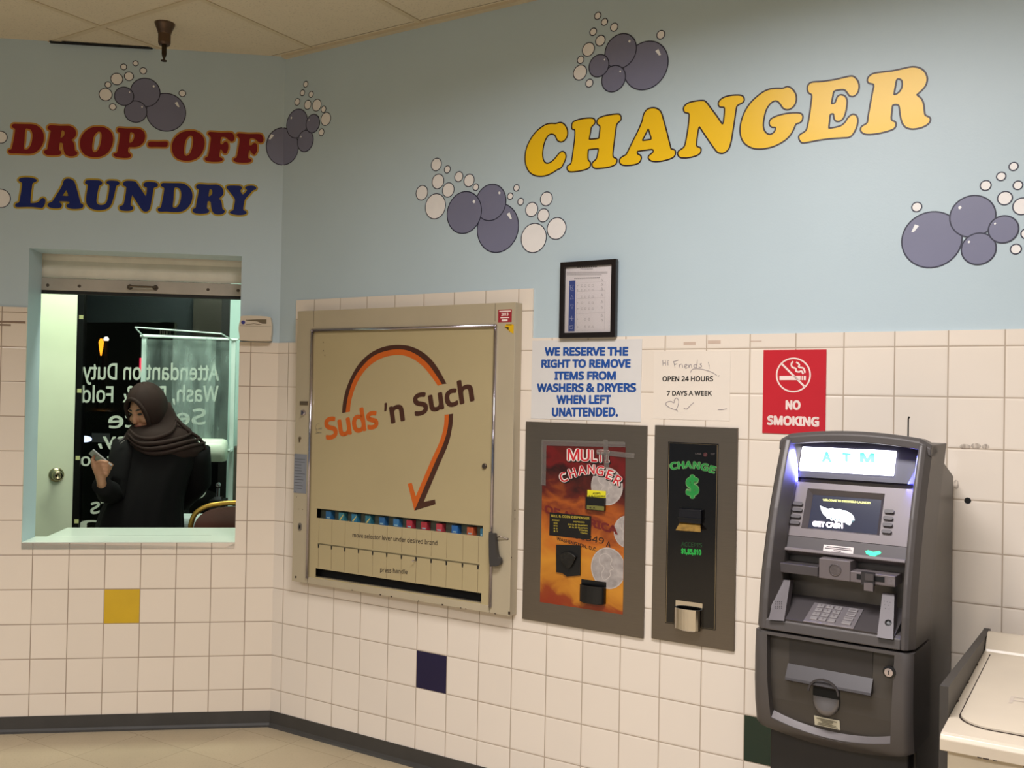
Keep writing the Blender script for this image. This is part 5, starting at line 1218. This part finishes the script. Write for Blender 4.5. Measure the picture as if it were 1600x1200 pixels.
def upright(nm, pts, y0, y1):
    b = MB(); P = [AF.hit(*K(*p), (0, y0, .94), (0, -1, (y1-y0)/.085)) for p in pts]
    P2 = [p+Vector((0, .03, -.004)) for p in P]; b.loft([[tuple(p) for p in P], [tuple(p) for p in P2]])
    obj(nm, b, mat('dull_upright_grey', '#4d4647', .45, .2, var=.03), at); return P
Pl_ = upright('speaker_plate', [(180,345),(292,355),(240,695),(112,685)], .006, .080)
Pr_ = upright('headset_plate', [(1060,460),(1160,470),(1150,850),(1015,830)], .006, .080)
b = MB()
for i in range(4):
    for j in range(5):
        p = AF.hit(*K(172+i*16, 535+j*13), (0, .006, .94), (0, -1, .074/.085)); b.ball(p+Vector((0, -.0004, 0)), .0013, 6, 4)
for i, j in ((1075,530),(1100,535),(1125,540),(1080,560),(1110,565),(1085,590),(1115,595)):
    p = AF.hit(*K(i, j), (0, .006, .94), (0, -1, .074/.085)); b.ball(p, .0009, 6, 4)
obj('speaker_holes', b, BLACKM, at)
p = AF.hit(*K(1108, 712), (0, .006, .94), (0, -1, .074/.085)); obj('headset_jack', MB().lathe(p+Vector((0, .001, 0)), (0, -1, .9), [(.0085, 0), (.0085, .002), (.005, .003), (.004, .001)], 18), BLACKP, at)
# antenna behind the hood
c = AF.px(1419, 672, .36); c2 = AF.px(1421, 651, .36)
obj('antenna', MB().tube([(c[0], .36, 1.36), (c[0], .36, c2[1]-.006), (c2[0], .36, c2[1])], [.0022, .002, .003], 8), BLACKP, at)
# ------------------------------------------------------------------ white washing machine
ZK = .836
fl, bl = RF.onz(1473, 1147, ZK), RF.onz(1539, 1008, ZK); fr_ = RF.onz(1600, 1171, ZK)
WX0 = (fl.x+bl.x)/2; WX1 = WX0+.68; WY0 = (fl.y+fr_.y)/2; WY1 = min(bl.y, -.02)
wm = thing('washing_machine', 'old white top loading machine with chipped enamel beside the cash machine', 'washing machine', RF, ((WX0+WX1)/2, (WY0+WY1)/2, 0))
EN = mat('chipped_white_enamel', '#c9bca8', .3, var=.035, scale=6)
obj('body', MB().box(WX0+.012, WX1-.012, WY0+.02, WY1, .02, ZK-.036), mat('cream_white_side', '#cfc2ab', .4, var=.04), wm, bevel=.004)
b = MB(); R_ = .02
b.loft([[(WX0, y, z) for y, z in ((WY0, ZK-.034), (WY0, ZK-.010), (WY0+.006, ZK-.002), (WY0+.018, ZK), (WY1, ZK), (WY1, ZK-.034))], [(WX1, y, z) for y, z in ((WY0, ZK-.034), (WY0, ZK-.010), (WY0+.006, ZK-.002), (WY0+.018, ZK), (WY1, ZK), (WY1, ZK-.034))]])
obj('deck', b, EN, wm, bevel=.002)
lq = [RF.onz(1440+x/5, 960+y/5, ZK+.001) for x, y in ((540,316),(312,790),(400,885),(800,940))]
LX0 = RF.onz(1440+430/5, 960+540/5, ZK).x; LX0 = (lq[0].x+lq[1].x)/2; LY1 = lq[0].y; LY0 = (lq[2].y+lq[3].y)/2; LX1 = WX1-(LX0-WX0)
def rr_(x0, x1, y0, y1, r):
    out = []
    for cx_, cy_, a0, rr2 in ((x1-r, y0+r, -math.pi/2, r), (x1-.01, y1-.01, 0, .01), (x0+.01, y1-.01, math.pi/2, .01), (x0+r, y0+r, math.pi, r)):
        for i in range(7): a = a0+math.pi/2*i/6; out.append((cx_+rr2*math.cos(a), cy_+rr2*math.sin(a)))
    return out
lid = rr_(LX0, LX1, LY0, LY1, .07); hole_ = rr_(LX0-.004, LX1+.004, LY0-.005, LY1+.004, .073)
b = MB().poly([hole_], 0, lambda x, z: (x, z, ZK+.0004)); obj('lid_gap', b, mat('rusty_gap', '#2e2018', .8, var=.3, scale=60), wm)
b = MB().prism([lid], ZK+.0006, ZK+.005, lambda x, y, z: (x, z, y)); obj('lid', b, EN, wm, bevel=.002)
b = MB(); A = RF.onz(1576, 1098, ZK+.0055); e = Vector((1, 0, 0)); text3(b, 'F', A, A+e*.032, Vector((0, .06, 0)), .0); text3(b, 'E', A+e*.06, A+e*.092, Vector((0, .06, 0)), .0)
obj('embossed_letters', b, mat('worn_grey_letters', '#bdb0a2', .6), wm)
ZL = RF.px(1542, 985, WY1)[1]
b = MB().loft([[(x, y, z) for y, z in ((WY1-.075, ZK-.002), (WY1-.07, ZK+.006), (WY1-.03, ZL-.006), (WY1-.018, ZL), (WY1, ZL), (WY1, ZK-.002))] for x in (WX0+.002, WX1)])
obj('back_ledge', b, EN, wm, bevel=.002)
# dark side guard
A1 = RF.px(1535, 981, -.015); xs_ = WX0-.012
A2 = RF.hit(1473, 1072, (xs_, 0, 0), (1, 0, 0)); sl_ = (A1[1]-A2.z)/(-.015-A2.y)
b = MB().loft([[(x, y, z) for y, z in ((A2.y, .02), (-.012, .02), (-.012, A1[1]), (-.05, A1[1]-.001), (A2.y, A2.z))] for x in (xs_-.006, WX0-.0005)])
obj('side_guard', b, mat('dark_grey_side', '#3b3733', .5, var=.06), wm)
b = MB(); rr = random.Random(9)
for k in range(16):
    x = WX0+.02+rr.random()*.5; b.box(x, x+.004+rr.random()*.012, WY0-.0006, WY0+.002, ZK-.0344, ZK-.0330+rr.random()*.0012)
for x, y in ((540,318),(485,428),(365,662)): p = RF.onz(1440+x/5, 960+y/5, ZK+.001); b.ball(p, (.005, .006, .0008), 8, 5)
for yv in (.3, .5, .72): b.ball((WX0+.001, WY0+(WY1-WY0)*yv, ZK), (.003, .010, .0012), 8, 5)
obj('enamel_chips', b, mat('dark_rust', '#30231a', .8), wm)
# ------------------------------------------------------------------ things in the attendant room
YT = 1.15
tb = thing('work_table', 'white work table under the plastic bag dispenser', 'table', LF, (-.42, YT+.2, 0))
obj('table_top', MB().box(-.62, px0-.02, YT, YT+.45, .67, .70), SILL, tb, bevel=.003)
for x in (-.60, px0-.05):
    for y in (YT+.03, YT+.42): obj('leg', MB().box(x-.018, x+.018, y-.018, y+.018, 0, .67), mat('grey_table_leg', '#77786f', .4, .4), tb)
YR = YT+.16
def d(x, y, yy_=YR): return LF.px(x, y, yy_)
gd = thing('bag_dispenser', 'clear plastic garment bag dispenser with hanging film behind the attendant', 'dispenser', LF, (-.42, YR, .70))
WIRE = mat('white_coated_wire', '#cfded8', .35)
lz = d(230, 527)[1]; lx, rx = d(226, 527)[0], d(364, 600)[0]
for x in (lx, rx): obj('post', MB().box(x-.012, x+.012, YR-.012, YR+.012, .70, lz), WIRE, gd)
b = MB().tube([(lx-.02, YR-.015, lz+.005), (rx+.02, YR-.015, d(370, 531)[1])], .007, 8).tube([(lx-.02, YR+.02, lz+.012), (rx+.02, YR+.02, d(370, 533)[1]+.01)], .007, 8)
obj('top_rail', b, WIRE, gd)
t0, t1 = d(217, 513), d(350, 523)
b = MB().tube([(lx, YR-.01, lz), (t0[0], YR-.09, t0[1]), (t1[0], YR-.09, t1[1]), (rx, YR-.01, lz-.01)], .0045, 8)
obj('wire_guard', b, WIRE, gd)
for i in range(3):
    p = d(255+i*6, 519); obj('clip', MB().tube([(p[0]-.006, YR-.05, p[1]-.018), (p[0]-.006, YR-.05, p[1]+.008), (p[0], YR-.05, p[1]+.014), (p[0]+.006, YR-.05, p[1]+.008), (p[0]+.006, YR-.05, p[1]-.018)], .002, 6), mat('dull_steel', '#6d6258', .35, .9), gd)
FILM = clear_mat('clear_film', '#cfe3dc', .24, .12, 1., .5, 7, .6); FILM2 = clear_mat('clear_film_fold', '#d8ebe4', .30, .15, 1., .5, 9, .5)
def film(nm, x0, x1, ytop, ybot, yoff, mm, amp=.006):
    b = MB(); n, k = 14, 16; (xa, za), (xb, zb_) = d(x0, ytop), d(x1, ybot)
    for j in range(k+1):
        for i in range(n+1):
            x = xa+(xb-xa)*i/n; z = za+(zb_-za)*j/k; b.v.append((x, YR+yoff+amp*math.sin(i*1.3+j*.15)*(j/k)+amp*.5*math.sin(j*.9+i), z))
    for j in range(k):
        for i in range(n): q_ = j*(n+1)+i; b.f.append((q_, q_+1, q_+n+2, q_+n+1))
    return obj(nm, b, mm, gd, smooth=True)
film('film_sheet', 223, 356, 530, 695, -.03, FILM); film('film_fold', 273, 336, 527, 690, -.045, FILM2)
r0, r1 = d(262, 702), d(358, 703); rr_r = (d(300, 685)[1]-d(300, 721)[1])/2
b = MB().lathe((r0[0], YR-.05, r0[1]), (1, 0, 0), [(rr_r*.98, 0), (rr_r, .02), (rr_r*1.0, r1[0]-r0[0]-.03), (rr_r*.9, r1[0]-r0[0]-.008), (rr_r*.4, r1[0]-r0[0])], 24)
obj('film_roll', b, mat('white_film_roll', '#dfe8d6', .35, var=.06, scale=20, bump=.3, bscale=25), gd, smooth=True)
b = MB().tube([(r0[0]-.02, YR-.05, r0[1]), (rx, YR-.05, r0[1])], .01, 8).tube([(rx, YR-.05, r0[1]), (rx, YR, r0[1])], .01, 8); obj('roller_bar', b, WIRE, gd)
b = MB().lathe((-.68+.07, YT+.06, .70+.058), (1, 0, 0), [(.05, 0), (.055, .01), (.055, .36), (.05, .37), (.02, .37)], 22)
obj('film_roll_spare', b, mat('pale_film_roll', '#cfdcd6', .35, var=.06), F=LF, label='spare roll of clear plastic film lying on the work table', cat='plastic roll') if False else None
sx = d(276, 806, YT+.06)[0]
b = MB().lathe((sx, YT+.06, .70+.0555), (1, 0, 0), [(.048, 0), (.055, .008), (.055, .22), (.048, .23), (.02, .23)], 22)
o = obj('plastic_roll', b, mat('pale_film_roll', '#cfdcd6', .35, var=.06), F=LF, smooth=False, label='pale plastic roll lying on the table between attendant and chair', cat='plastic roll')
b = MB().tube([(sx-.01, YT+.06, .7555), (sx+.24, YT+.06, .7555)], .014, 10); obj('core', b, mat('cardboard_core', '#8a6f50', .7), o)
# black box with chrome knob
kx = d(342, 757, YT+.24); ky = YT+.24
kz0 = d(342, 780, ky)[1]
hs = thing('heat_sealer', 'black bag sealer with chrome knob behind the chair', 'sealer', LF, (kx[0], ky, .70))
obj('sealer_body', MB().box(kx[0]-.045, kx[0]+.045, ky-.05, ky+.08, .70, kz0), BLACKP, hs, bevel=.004)
obj('lever', MB().tube([(kx[0], ky-.02, kz0), (kx[0], ky-.02, kx[1]-.02)], .011, 10).box(kx[0]-.022, kx[0]+.022, ky-.04, ky, kz0, kz0+.018), CHROME, hs)
obj('knob', MB().ball((kx[0], ky-.02, kx[1]), .016), CHROME, hs, smooth=True)
cb = LF.px(362.6, 698, 1.62)
obj('storage_box', MB().box(cb[0], cb[0]+.2, 1.56, 1.74, 0, cb[1]), mat('grey_brown_board', '#5b544a', .6, var=.1), F=LF, bevel=.003, label='narrow grey brown board standing by the aqua pillar', cat='board')
# chair
YC = .60
cc = LF.px(374, 800, YC)[0]; ctop = LF.px(372, 783, YC)[1]; chw = cc-LF.px(298, 815, YC)[0]
chx = thing('banquet_chair', 'brown vinyl chair with gold frame inside the drop-off window', 'chair', LF, (cc, YC+.2, 0))
GOLDM = mat('gold_painted_steel', '#a8833a', .3, .8, var=.08); BRV = mat('brown_vinyl', '#5a3226', .35, var=.06)
pts = [(-chw, .46), (-chw, ctop-.17), (-chw*.99, ctop-.115), (-chw*.90, ctop-.062), (-chw*.66, ctop-.026), (-chw*.3, ctop-.011), (0, ctop-.008)]
path = spline(pts, 4, False); path = path+[(-x, z) for x, z in path[::-1][1:]]
obj('back_frame', MB().tube([(cc+x, YC, z) for x, z in path], .013, 10), GOLDM, chx, smooth=True)
inner_p = [(x*.93, z-.020) for x, z in path]; inner_p = [p for p in inner_p if p[1] > .52]
obj('backrest', MB().prism([[(cc+x, z) for x, z in inner_p]], YC-.020, YC+.028), BRV, chx, bevel=.010)
obj('seat', MB().box(cc-chw+.01, cc+chw-.01, YC+.03, YC+.45, .41, .47), BRV, chx, bevel=.02)
for x, y in ((cc-chw, YC), (cc+chw, YC), (cc-chw+.02, YC+.43), (cc+chw-.02, YC+.43)):
    obj('leg', MB().tube([(x, y, .47 if y == YC else .42), (x, y+(-.04 if y == YC else .03), 0)], .012, 8), GOLDM, chx)
# ------------------------------------------------------------------ attendant
pw0 = LF.hit(235, 700, (0, .86, 0), (0, 1, 0)); pw0 = LF.world(pw0)
PF = Frame((pw0.x, pw0.y, 0), .36)
def p3(x, y, dy=0.): q_ = PF.px(x, y, dy); return Vector((q_[0], dy, q_[1]))
per = thing('person', 'person in dark headscarf and long black robe looking down at a phone', 'person', PF, (0, 0, 0))
SKIN = mat('skin', '#a9765a', .5, var=.05, scale=25); ROBE = mat('black_robe_cloth', '#0c0809', .85, var=.15, scale=8, spec=.2); SCARF = mat('dark_brown_scarf_cloth', '#2a1915', .8, var=.12, scale=10, spec=.25)
f = Vector((-.66, -.66, -.34)).normalized(); uu = (Vector((0, 0, 1))-f*f.z).normalized(); ss = f.cross(uu).normalized()
HB = Matrix((ss, f, uu)).transposed()
hc = p3(229, 640)
def hp(a, b_, c): return hc+ss*a+f*b_+uu*c
b = MB()
b.ball(hc, (.072, .088, .112), 24, 16, HB); b.ball(hp(0, .022, -.055), (.056, .062, .060), 20, 12, HB); b.ball(hp(0, .055, -.098), (.026, .024, .020), 12, 8, HB)
b.ball(hp(0, .092, -.022), (.013, .016, .022), 12, 8, HB); b.ball(hp(0, .098, -.036), (.016, .013, .011), 12, 8, HB); b.ball(hp(0, .088, .0), (.009, .010, .030), 10, 8, HB)
for sg_ in (-1, 1):
    b.ball(hp(sg_*.036, .062, -.030), (.026, .024, .024), 12, 8, HB); b.ball(hp(sg_*.030, .073, .022), (.024, .014, .010), 10, 8, HB)
b.ball(hp(0, .080, -.062), (.024, .012, .014), 12, 8, HB)
nk = p3(243, 690)
b.tube([hp(0, -.03, -.03), hp(0, -.035, -.09), nk+Vector((0, 0, .0))], [.058, .052, .060], 14)
b.loft([[(c_.x+rx_*math.cos(a), c_.y+ry_*math.sin(a), c_.z) for a in [2*math.pi*i/20 for i in range(20)]] for c_, rx_, ry_ in
        ((p3(246, 680), .07, .06), (p3(250, 692), .16, .085), (p3(248, 715), .185, .11), (p3(240, 750), .17, .125), (p3(232, 790), .165, .13), (p3(226, 830), .185, .14), (p3(226, 880), .19, .14))])
SHL, ELL, WRL = p3(199, 692, -.02), p3(176, 775, -.10), p3(158.5, 757, -.24)
SHR, ELR, WRR = p3(304, 702, .0), p3(311, 753, .05), p3(284, 786, .15)
b.tube([SHL, (SHL+ELL)/2, ELL, (ELL+WRL)/2, WRL], [.052, .048, .040, .036, .026], 12)
b.tube([SHR, (SHR+ELR)/2, ELR, (ELR+WRR)/2, WRR], [.055, .05, .042, .036, .026], 12)
PALM = p3(157, 740, -.255)
b.tube([WRL, p3(158, 750, -.25), PALM, p3(156, 729, -.262)], [.025, .027, .032, .026], 12, squash=((1, 0, 0), .85))
for i in range(4):
    k0 = p3(150+2.4*i, 723+6.2*i, -.272); k1 = p3(158+2.2*i, 720.5+6.4*i, -.292); k2 = p3(167-.2*i, 722+6.2*i, -.286); k3 = p3(175.5-2.6*i, 727+5.2*i, -.262)
    b.tube([k0, k1, k2, k3], [.0100, .0098, .0090, .0078], 10); b.ball(k3, .0078, 10, 6)
b.tube([p3(152, 742, -.26), p3(146.5, 729, -.272), p3(144.5, 719, -.268), p3(147.5, 711.5, -.25)], [.013, .0115, .0102, .008], 10); b.ball(p3(147.5, 711.5, -.25), .008, 10, 6)
# far hand resting behind the back
b.ball(WRR+Vector((-.05, .02, -.005)), (.045, .018, .03), 12, 8)
for i in range(4): b.tube([WRR+Vector((-.08, .02, .018-.012*i)), WRR+Vector((-.11, .015, .016-.013*i)), WRR+Vector((-.135+.006*i, .0, .012-.014*i))], [.0095, .009, .0075], 8)
b.tube([WRR+Vector((-.03, .02, .02)), WRR+Vector((-.06, .01, .045)), WRR+Vector((-.085, .0, .05))], [.012, .0105, .008], 8)
for sx_ in (-1, 1):
    hx_ = p3(226, 850).x+sx_*.09; hz_ = p3(226, 850).z
    b.tube([(hx_, 0, hz_), (hx_+sx_*.01, -.01, .47), (hx_+sx_*.01, .01, .09)], [.095, .062, .042], 14)
    b.tube([(hx_+sx_*.01, .05, .035), (hx_+sx_*.012, -.05, .04), (hx_+sx_*.016, -.16, .025)], [.034, .04, .024], 12)
body = obj('body', b, SKIN, per)
md = body.modifiers.new('fuse', 'REMESH'); md.mode = 'VOXEL'; md.voxel_size = .0055; md.use_smooth_shade = True
md = body.modifiers.new('soft', 'SMOOTH'); md.factor = .5; md.iterations = 3
dg = bpy.context.evaluated_depsgraph_get(); me = bpy.data.meshes.new_from_object(body.evaluated_get(dg)); body.modifiers.clear(); body.data = me
body.data.materials.clear(); body.data.materials.append(SKIN)
for p_ in body.data.polygons: p_.use_smooth = True
# face details
EYE = mat('dark_eye', '#1a100d', .3); LIP = mat('rose_lip', '#8a4640', .45)
for sg_ in (-1, 1):
    b = MB().ball(hp(sg_*.030, .080, .004), (.0155, .008, .0065), 12, 8, HB); obj('eye', b, EYE, per)
    b = MB().tube([hp(sg_*.014, .0855, .024), hp(sg_*.030, .086, .030), hp(sg_*.047, .074, .026)], [.003, .0038, .002], 8); obj('eyebrow', b, EYE, per)
b = MB().tube([hp(-.024, .084, -.060), hp(-.008, .0935, -.058), hp(0, .0935, -.0595), hp(.008, .0935, -.058), hp(.024, .084, -.060)], [.002, .0045, .0045, .0045, .002], 8).tube([hp(-.018, .087, -.066), hp(0, .093, -.070), hp(.018, .087, -.066)], [.002, .0055, .002], 8)
obj('lips', b, LIP, per)
# headscarf
b = MB(); cS = hc-f*.010+uu*.010; n_, m_ = 40, 28; keep = []
for i in range(m_+1):
    th = math.pi*i/m_
    for j in range(n_):
        a = 2*math.pi*j/n_; q_ = Vector((.096*math.sin(th)*math.cos(a), .112*math.sin(th)*math.sin(a), .136*math.cos(th)))
        w_ = 1+.012*math.sin(9*a+3*th); b.v.append(tuple(cS+HB @ (q_*w_)))
for i in range(m_):
    for j in range(n_):
        th = math.pi*(i+.5)/m_; a = 2*math.pi*(j+.5)/n_; q_ = Vector((.096*math.sin(th)*math.cos(a), .112*math.sin(th)*math.sin(a), .136*math.cos(th)))
        if q_.y > 0 and (q_.x/.064)**2+((q_.z+.020)/.096)**2 < 1: continue
        b.f.append((i*n_+j, (i+1)*n_+j, (i+1)*n_+(j+1) % n_, i*n_+(j+1) % n_))
edge = []
for k in range(29):
    a = 2*math.pi*k/28; x_, z_ = .065*math.cos(a), -.020+.098*math.sin(a); y_ = .112*math.sqrt(max(.02, 1-(x_/.096)**2-(z_/.136)**2)); edge.append(cS+HB @ Vector((x_, y_, z_)))
b.tube(edge, .0095, 8, caps=False)
rings = []
for yy_, cx_, hf, dep in ((630, 241, 25, .06), (640, 242, 28, .065), (650, 245, 31, .07), (660, 250, 36, .08), (669, 251, 47, .10), (684, 250, 55, .125), (694, 257, 63, .13), (703, 256, 62, .125), (708, 252, 54, .11), (703, 254, 52, .10)):
    c_ = p3(cx_, yy_); hw = p3(cx_+hf, yy_).x-c_.x; rg = []
    for k in range(48):
        a = 2*math.pi*k/48; rp = 1+.022*math.sin(5*a+yy_*.16)+.014*math.sin(11*a-yy_*.23); sag = -.022*max(0, -math.sin(a))*(yy_-648)/55
        rg.append((c_.x+hw*rp*math.cos(a), (.03 if yy_ < 668 else 0)+c_.y+dep*rp*math.sin(a), c_.z+sag+.014*math.cos(a)*(yy_-648)/55*(-1)))
    rings.append(rg)
b.loft(rings, caps=False)
for k, (pts, r_) in enumerate(((((203,672,-.09),(216,683,-.13),(240,685,-.135),(268,674,-.105),(276,655,-.05)), .009), (((200,678,-.09),(218,692,-.135),(250,692,-.14),(285,684,-.10),(300,676,-.04)), .010),
        (((200,685,-.09),(222,700,-.14),(256,699,-.142),(294,690,-.10),(314,686,-.03)), .010), (((204,692,-.09),(228,707,-.135),(258,707,-.138),(298,697,-.10),(320,692,-.02)), .011),
        (((275,655,-.06),(292,672,-.05),(310,684,-.035),(320,698,-.03),(322,712,-.03)), .008))):
    q_ = [p3(*p) for p in pts]; q2_ = []
    for i in range(len(q_)-1):
        for t in (0, .25, .5, .75):
            p0_, p1_, p2_, p3_ = q_[max(i-1, 0)], q_[i], q_[i+1], q_[min(i+2, len(q_)-1)]
            q2_.append(.5*(2*p1_+(p2_-p0_)*t+(2*p0_-5*p1_+4*p2_-p3_)*t*t+(3*p1_-p0_-3*p2_+p3_)*t**3))
    q2_.append(q_[-1]); n__ = len(q2_); b.tube(q2_, [r_*(.35+.65*math.sin(math.pi*min(.92, max(.08, i/(n__-1))))) for i in range(n__)], 10)
obj('headscarf', b, SCARF, per, smooth=True, solid=.004)
# robe
rings = []
for yy_, cx_, hf, dep in ((676, 247, 38, .07), (684, 250, 54, .095), (694, 252, 61, .115), (715, 249, 62, .135), (745, 238, 60, .148), (775, 229, 59, .155), (800, 222, 64, .16), (824, 219, 68, .165)):
    c_ = p3(cx_, yy_); hw = p3(cx_+hf, yy_).x-c_.x; rings.append((c_.x, hw, dep, c_.z))
for z_, hw, dep in ((.55, .235, .19), (.30, .25, .21), (.03, .265, .23)): rings.append((p3(220, 824).x, hw, dep, z_))
rs = []
for cx_, hw, dep, z_ in rings:
    am = .03*min(1, max(0, (1.30-z_)/.5)); rs.append([(cx_+hw*(1+am*math.sin(9*a)+am*.5*math.sin(17*a+2))*math.cos(a), dep*(1+am*math.sin(9*a)+am*.6*math.sin(15*a))*math.sin(a), z_) for a in [2*math.pi*k/72 for k in range(72)]])
obj('robe', MB().loft(rs), ROBE, per, smooth=True)
def sleeve(A, E_, W_2, r):
    pts = [A+(E_-A)*t for t in (0, .33, .66)]+[E_]+[E_+(W_2-E_)*t for t in (.35, .7, 1.0)]
    return MB().tube(pts, [r[0]*1.02, r[0]*.98, r[0]*.92, r[1], r[1]*.95, r[2]*1.02, r[2]], 16)
obj('sleeve', sleeve(SHL, ELL, WRL, (.072, .064, .047)), ROBE, per, smooth=True)
obj('sleeve', sleeve(SHR, ELR, WRR, (.080, .066, .050)), ROBE, per, smooth=True)
b = MB()
for st in (((186,690),(192,684),(196,681)),((188,693),(195,688)),((184,686),(190,687),(194,684))): b.tube([p3(x, y, -.108) for x, y in st], .0022, 6)
obj('sleeve_print', b, mat('grey_sleeve_print', '#77706f', .7), per)
# phone
ax0, ax1 = p3(141, 706.5, -.262), p3(170.5, 731.5, -.262); pa_ = (ax1-ax0).normalized(); pn = Vector((.50, .42, .56)); pn = (pn-pa_*pn.dot(pa_)).normalized(); pw_ = pn.cross(pa_).normalized()
pc_ = (ax0+ax1)/2+pn*.006; L_ = (ax1-ax0).length/2
PHF = Frame(PF.world(pc_), 0); Rm = PF.R
def slabp(b, l, w2, n0, n1):
    P = [Rm @ (pa_*x+pw_*y+pn*z) for z in (n0, n1) for x, y in ((-l, -w2), (l, -w2), (l, w2), (-l, w2))]
    return b.add(P, [(0, 3, 2, 1), (4, 5, 6, 7), (0, 1, 5, 4), (1, 2, 6, 5), (2, 3, 7, 6), (3, 0, 4, 7)])
ph_ = obj('smartphone', slabp(MB(), L_, .033, -.004, .004), mat('silver_phone_case', '#a9a3a3', .35, .5), F=PHF, origin=(0, 0, 0), bevel=.002, label='silver smartphone held by the person in black', cat='phone')
obj('screen', slabp(MB(), L_*.86, .030, .004, .0046), mat('phone_screen', '#1a1c22', .1, emit='#c8d0dc', es=.35), ph_)
# ------------------------------------------------------------------ the street outside
st_p = LF.hit(158, 545, (0, 7.5, 0), (0, 1, 0)); q0 = LF.hit(158, 529, (0, 7.5, 0), (0, 1, 0)).z; q1 = LF.hit(158, 556, (0, 7.5, 0), (0, 1, 0)).z
sl_t = thing('street_lamp', 'orange glowing street lamp outside the dark storefront window', 'street lamp', LF, (st_p.x, 7.5, 0))
obj('pole', MB().tube([(st_p.x, 7.5, 0), (st_p.x, 7.5, q1)], .04, 10), mat('dark_pole', '#1a1712', .6), sl_t)
obj('lamp', MB().lathe((st_p.x, 7.5, q1), (0, 0, 1), [(.006, 0), (.02, .08), (.03, (q0-q1)*.8), (.012, q0-q1)], 14), mat('orange_glow', '#f2a030', .5, emit='#f0921e', es=2.2), sl_t)
p_ = LF.hit(166, 530, (0, 7.6, 0), (0, 1, 0))
wl = thing('wall_light', 'small white light beside the orange street lamp outside', 'outdoor light', LF, (p_.x, 7.6, 0))
obj('pole', MB().tube([(p_.x, 7.6, 0), (p_.x, 7.6, p_.z)], .025, 8), mat('dark_pole', '#1a1712', .6), wl)
obj('bulb', MB().ball((p_.x, 7.6, p_.z), .03), mat('white_glow', '#ffffff', .5, emit='#fff6e0', es=2.5), wl)
p_ = LF.hit(222, 571, (0, 7.6, 0), (0, 1, 0))
rl = thing('signal_light', 'small red light outside, left of the hanging plastic film', 'outdoor light', LF, (p_.x, 7.6, 0))
obj('pole', MB().tube([(p_.x, 7.6, 0), (p_.x, 7.6, p_.z-.09)], .025, 8), mat('dark_pole', '#1a1712', .6), rl)
obj('lens', MB().tube([(p_.x, 7.6, p_.z-.09), (p_.x, 7.6, p_.z+.09)], .03, 10), mat('red_glow', '#e02040', .5, emit='#e83050', es=1.4), rl)
CY = 4.6
c0_ = LF.hit(150, 700, (0, CY, 0), (0, 1, 0))
car = thing('car', 'dark parked car outside the storefront window', 'car', LF, (c0_.x, CY+.8, 0))
cx = c0_.x-.4
sil = [(-1.9,.28),(-1.95,.62),(-1.75,.78),(-1.0,.86),(-.45,1.30),(.75,1.32),(1.35,.92),(1.95,.84),(2.1,.62),(2.05,.28)]
obj('car_body', MB().prism([[(cx+x, z) for x, z in sil]], CY, CY+1.6), mat('black_car_paint', '#15171b', .2, .3), car, bevel=.06)
obj('side_window', MB().prism([[(cx+x, z) for x, z in ((-.85,.90),(-.40,1.24),(.70,1.25),(1.15,.93))]], CY-.004, CY), mat('car_glass', '#0a0b0e', .05), car)
for x in (-1.25, 1.3): obj('wheel', MB().lathe((cx+x, CY-.01, .31), (0, 1, 0), [(.20, 0), (.31, .01), (.31, .2)], 24), BLACKP, car)
p_ = LF.px(155, 682, CY); q_ = LF.px(172, 691, CY); obj('plate', MB().box(p_[0]-.06, q_[0], CY-.012, CY+.01, q_[1], p_[1]+.03), mat('grey_plate', '#8d8d92', .5), car)
p_ = LF.px(132, 686, CY); obj('headlight', MB().ball((p_[0], CY, p_[1]), (.07, .03, .03), 12, 8), mat('blue_white_glow', '#dfe8ff', .3, emit='#cfe0ff', es=1.6), car)
bpy.context.view_layer.update()
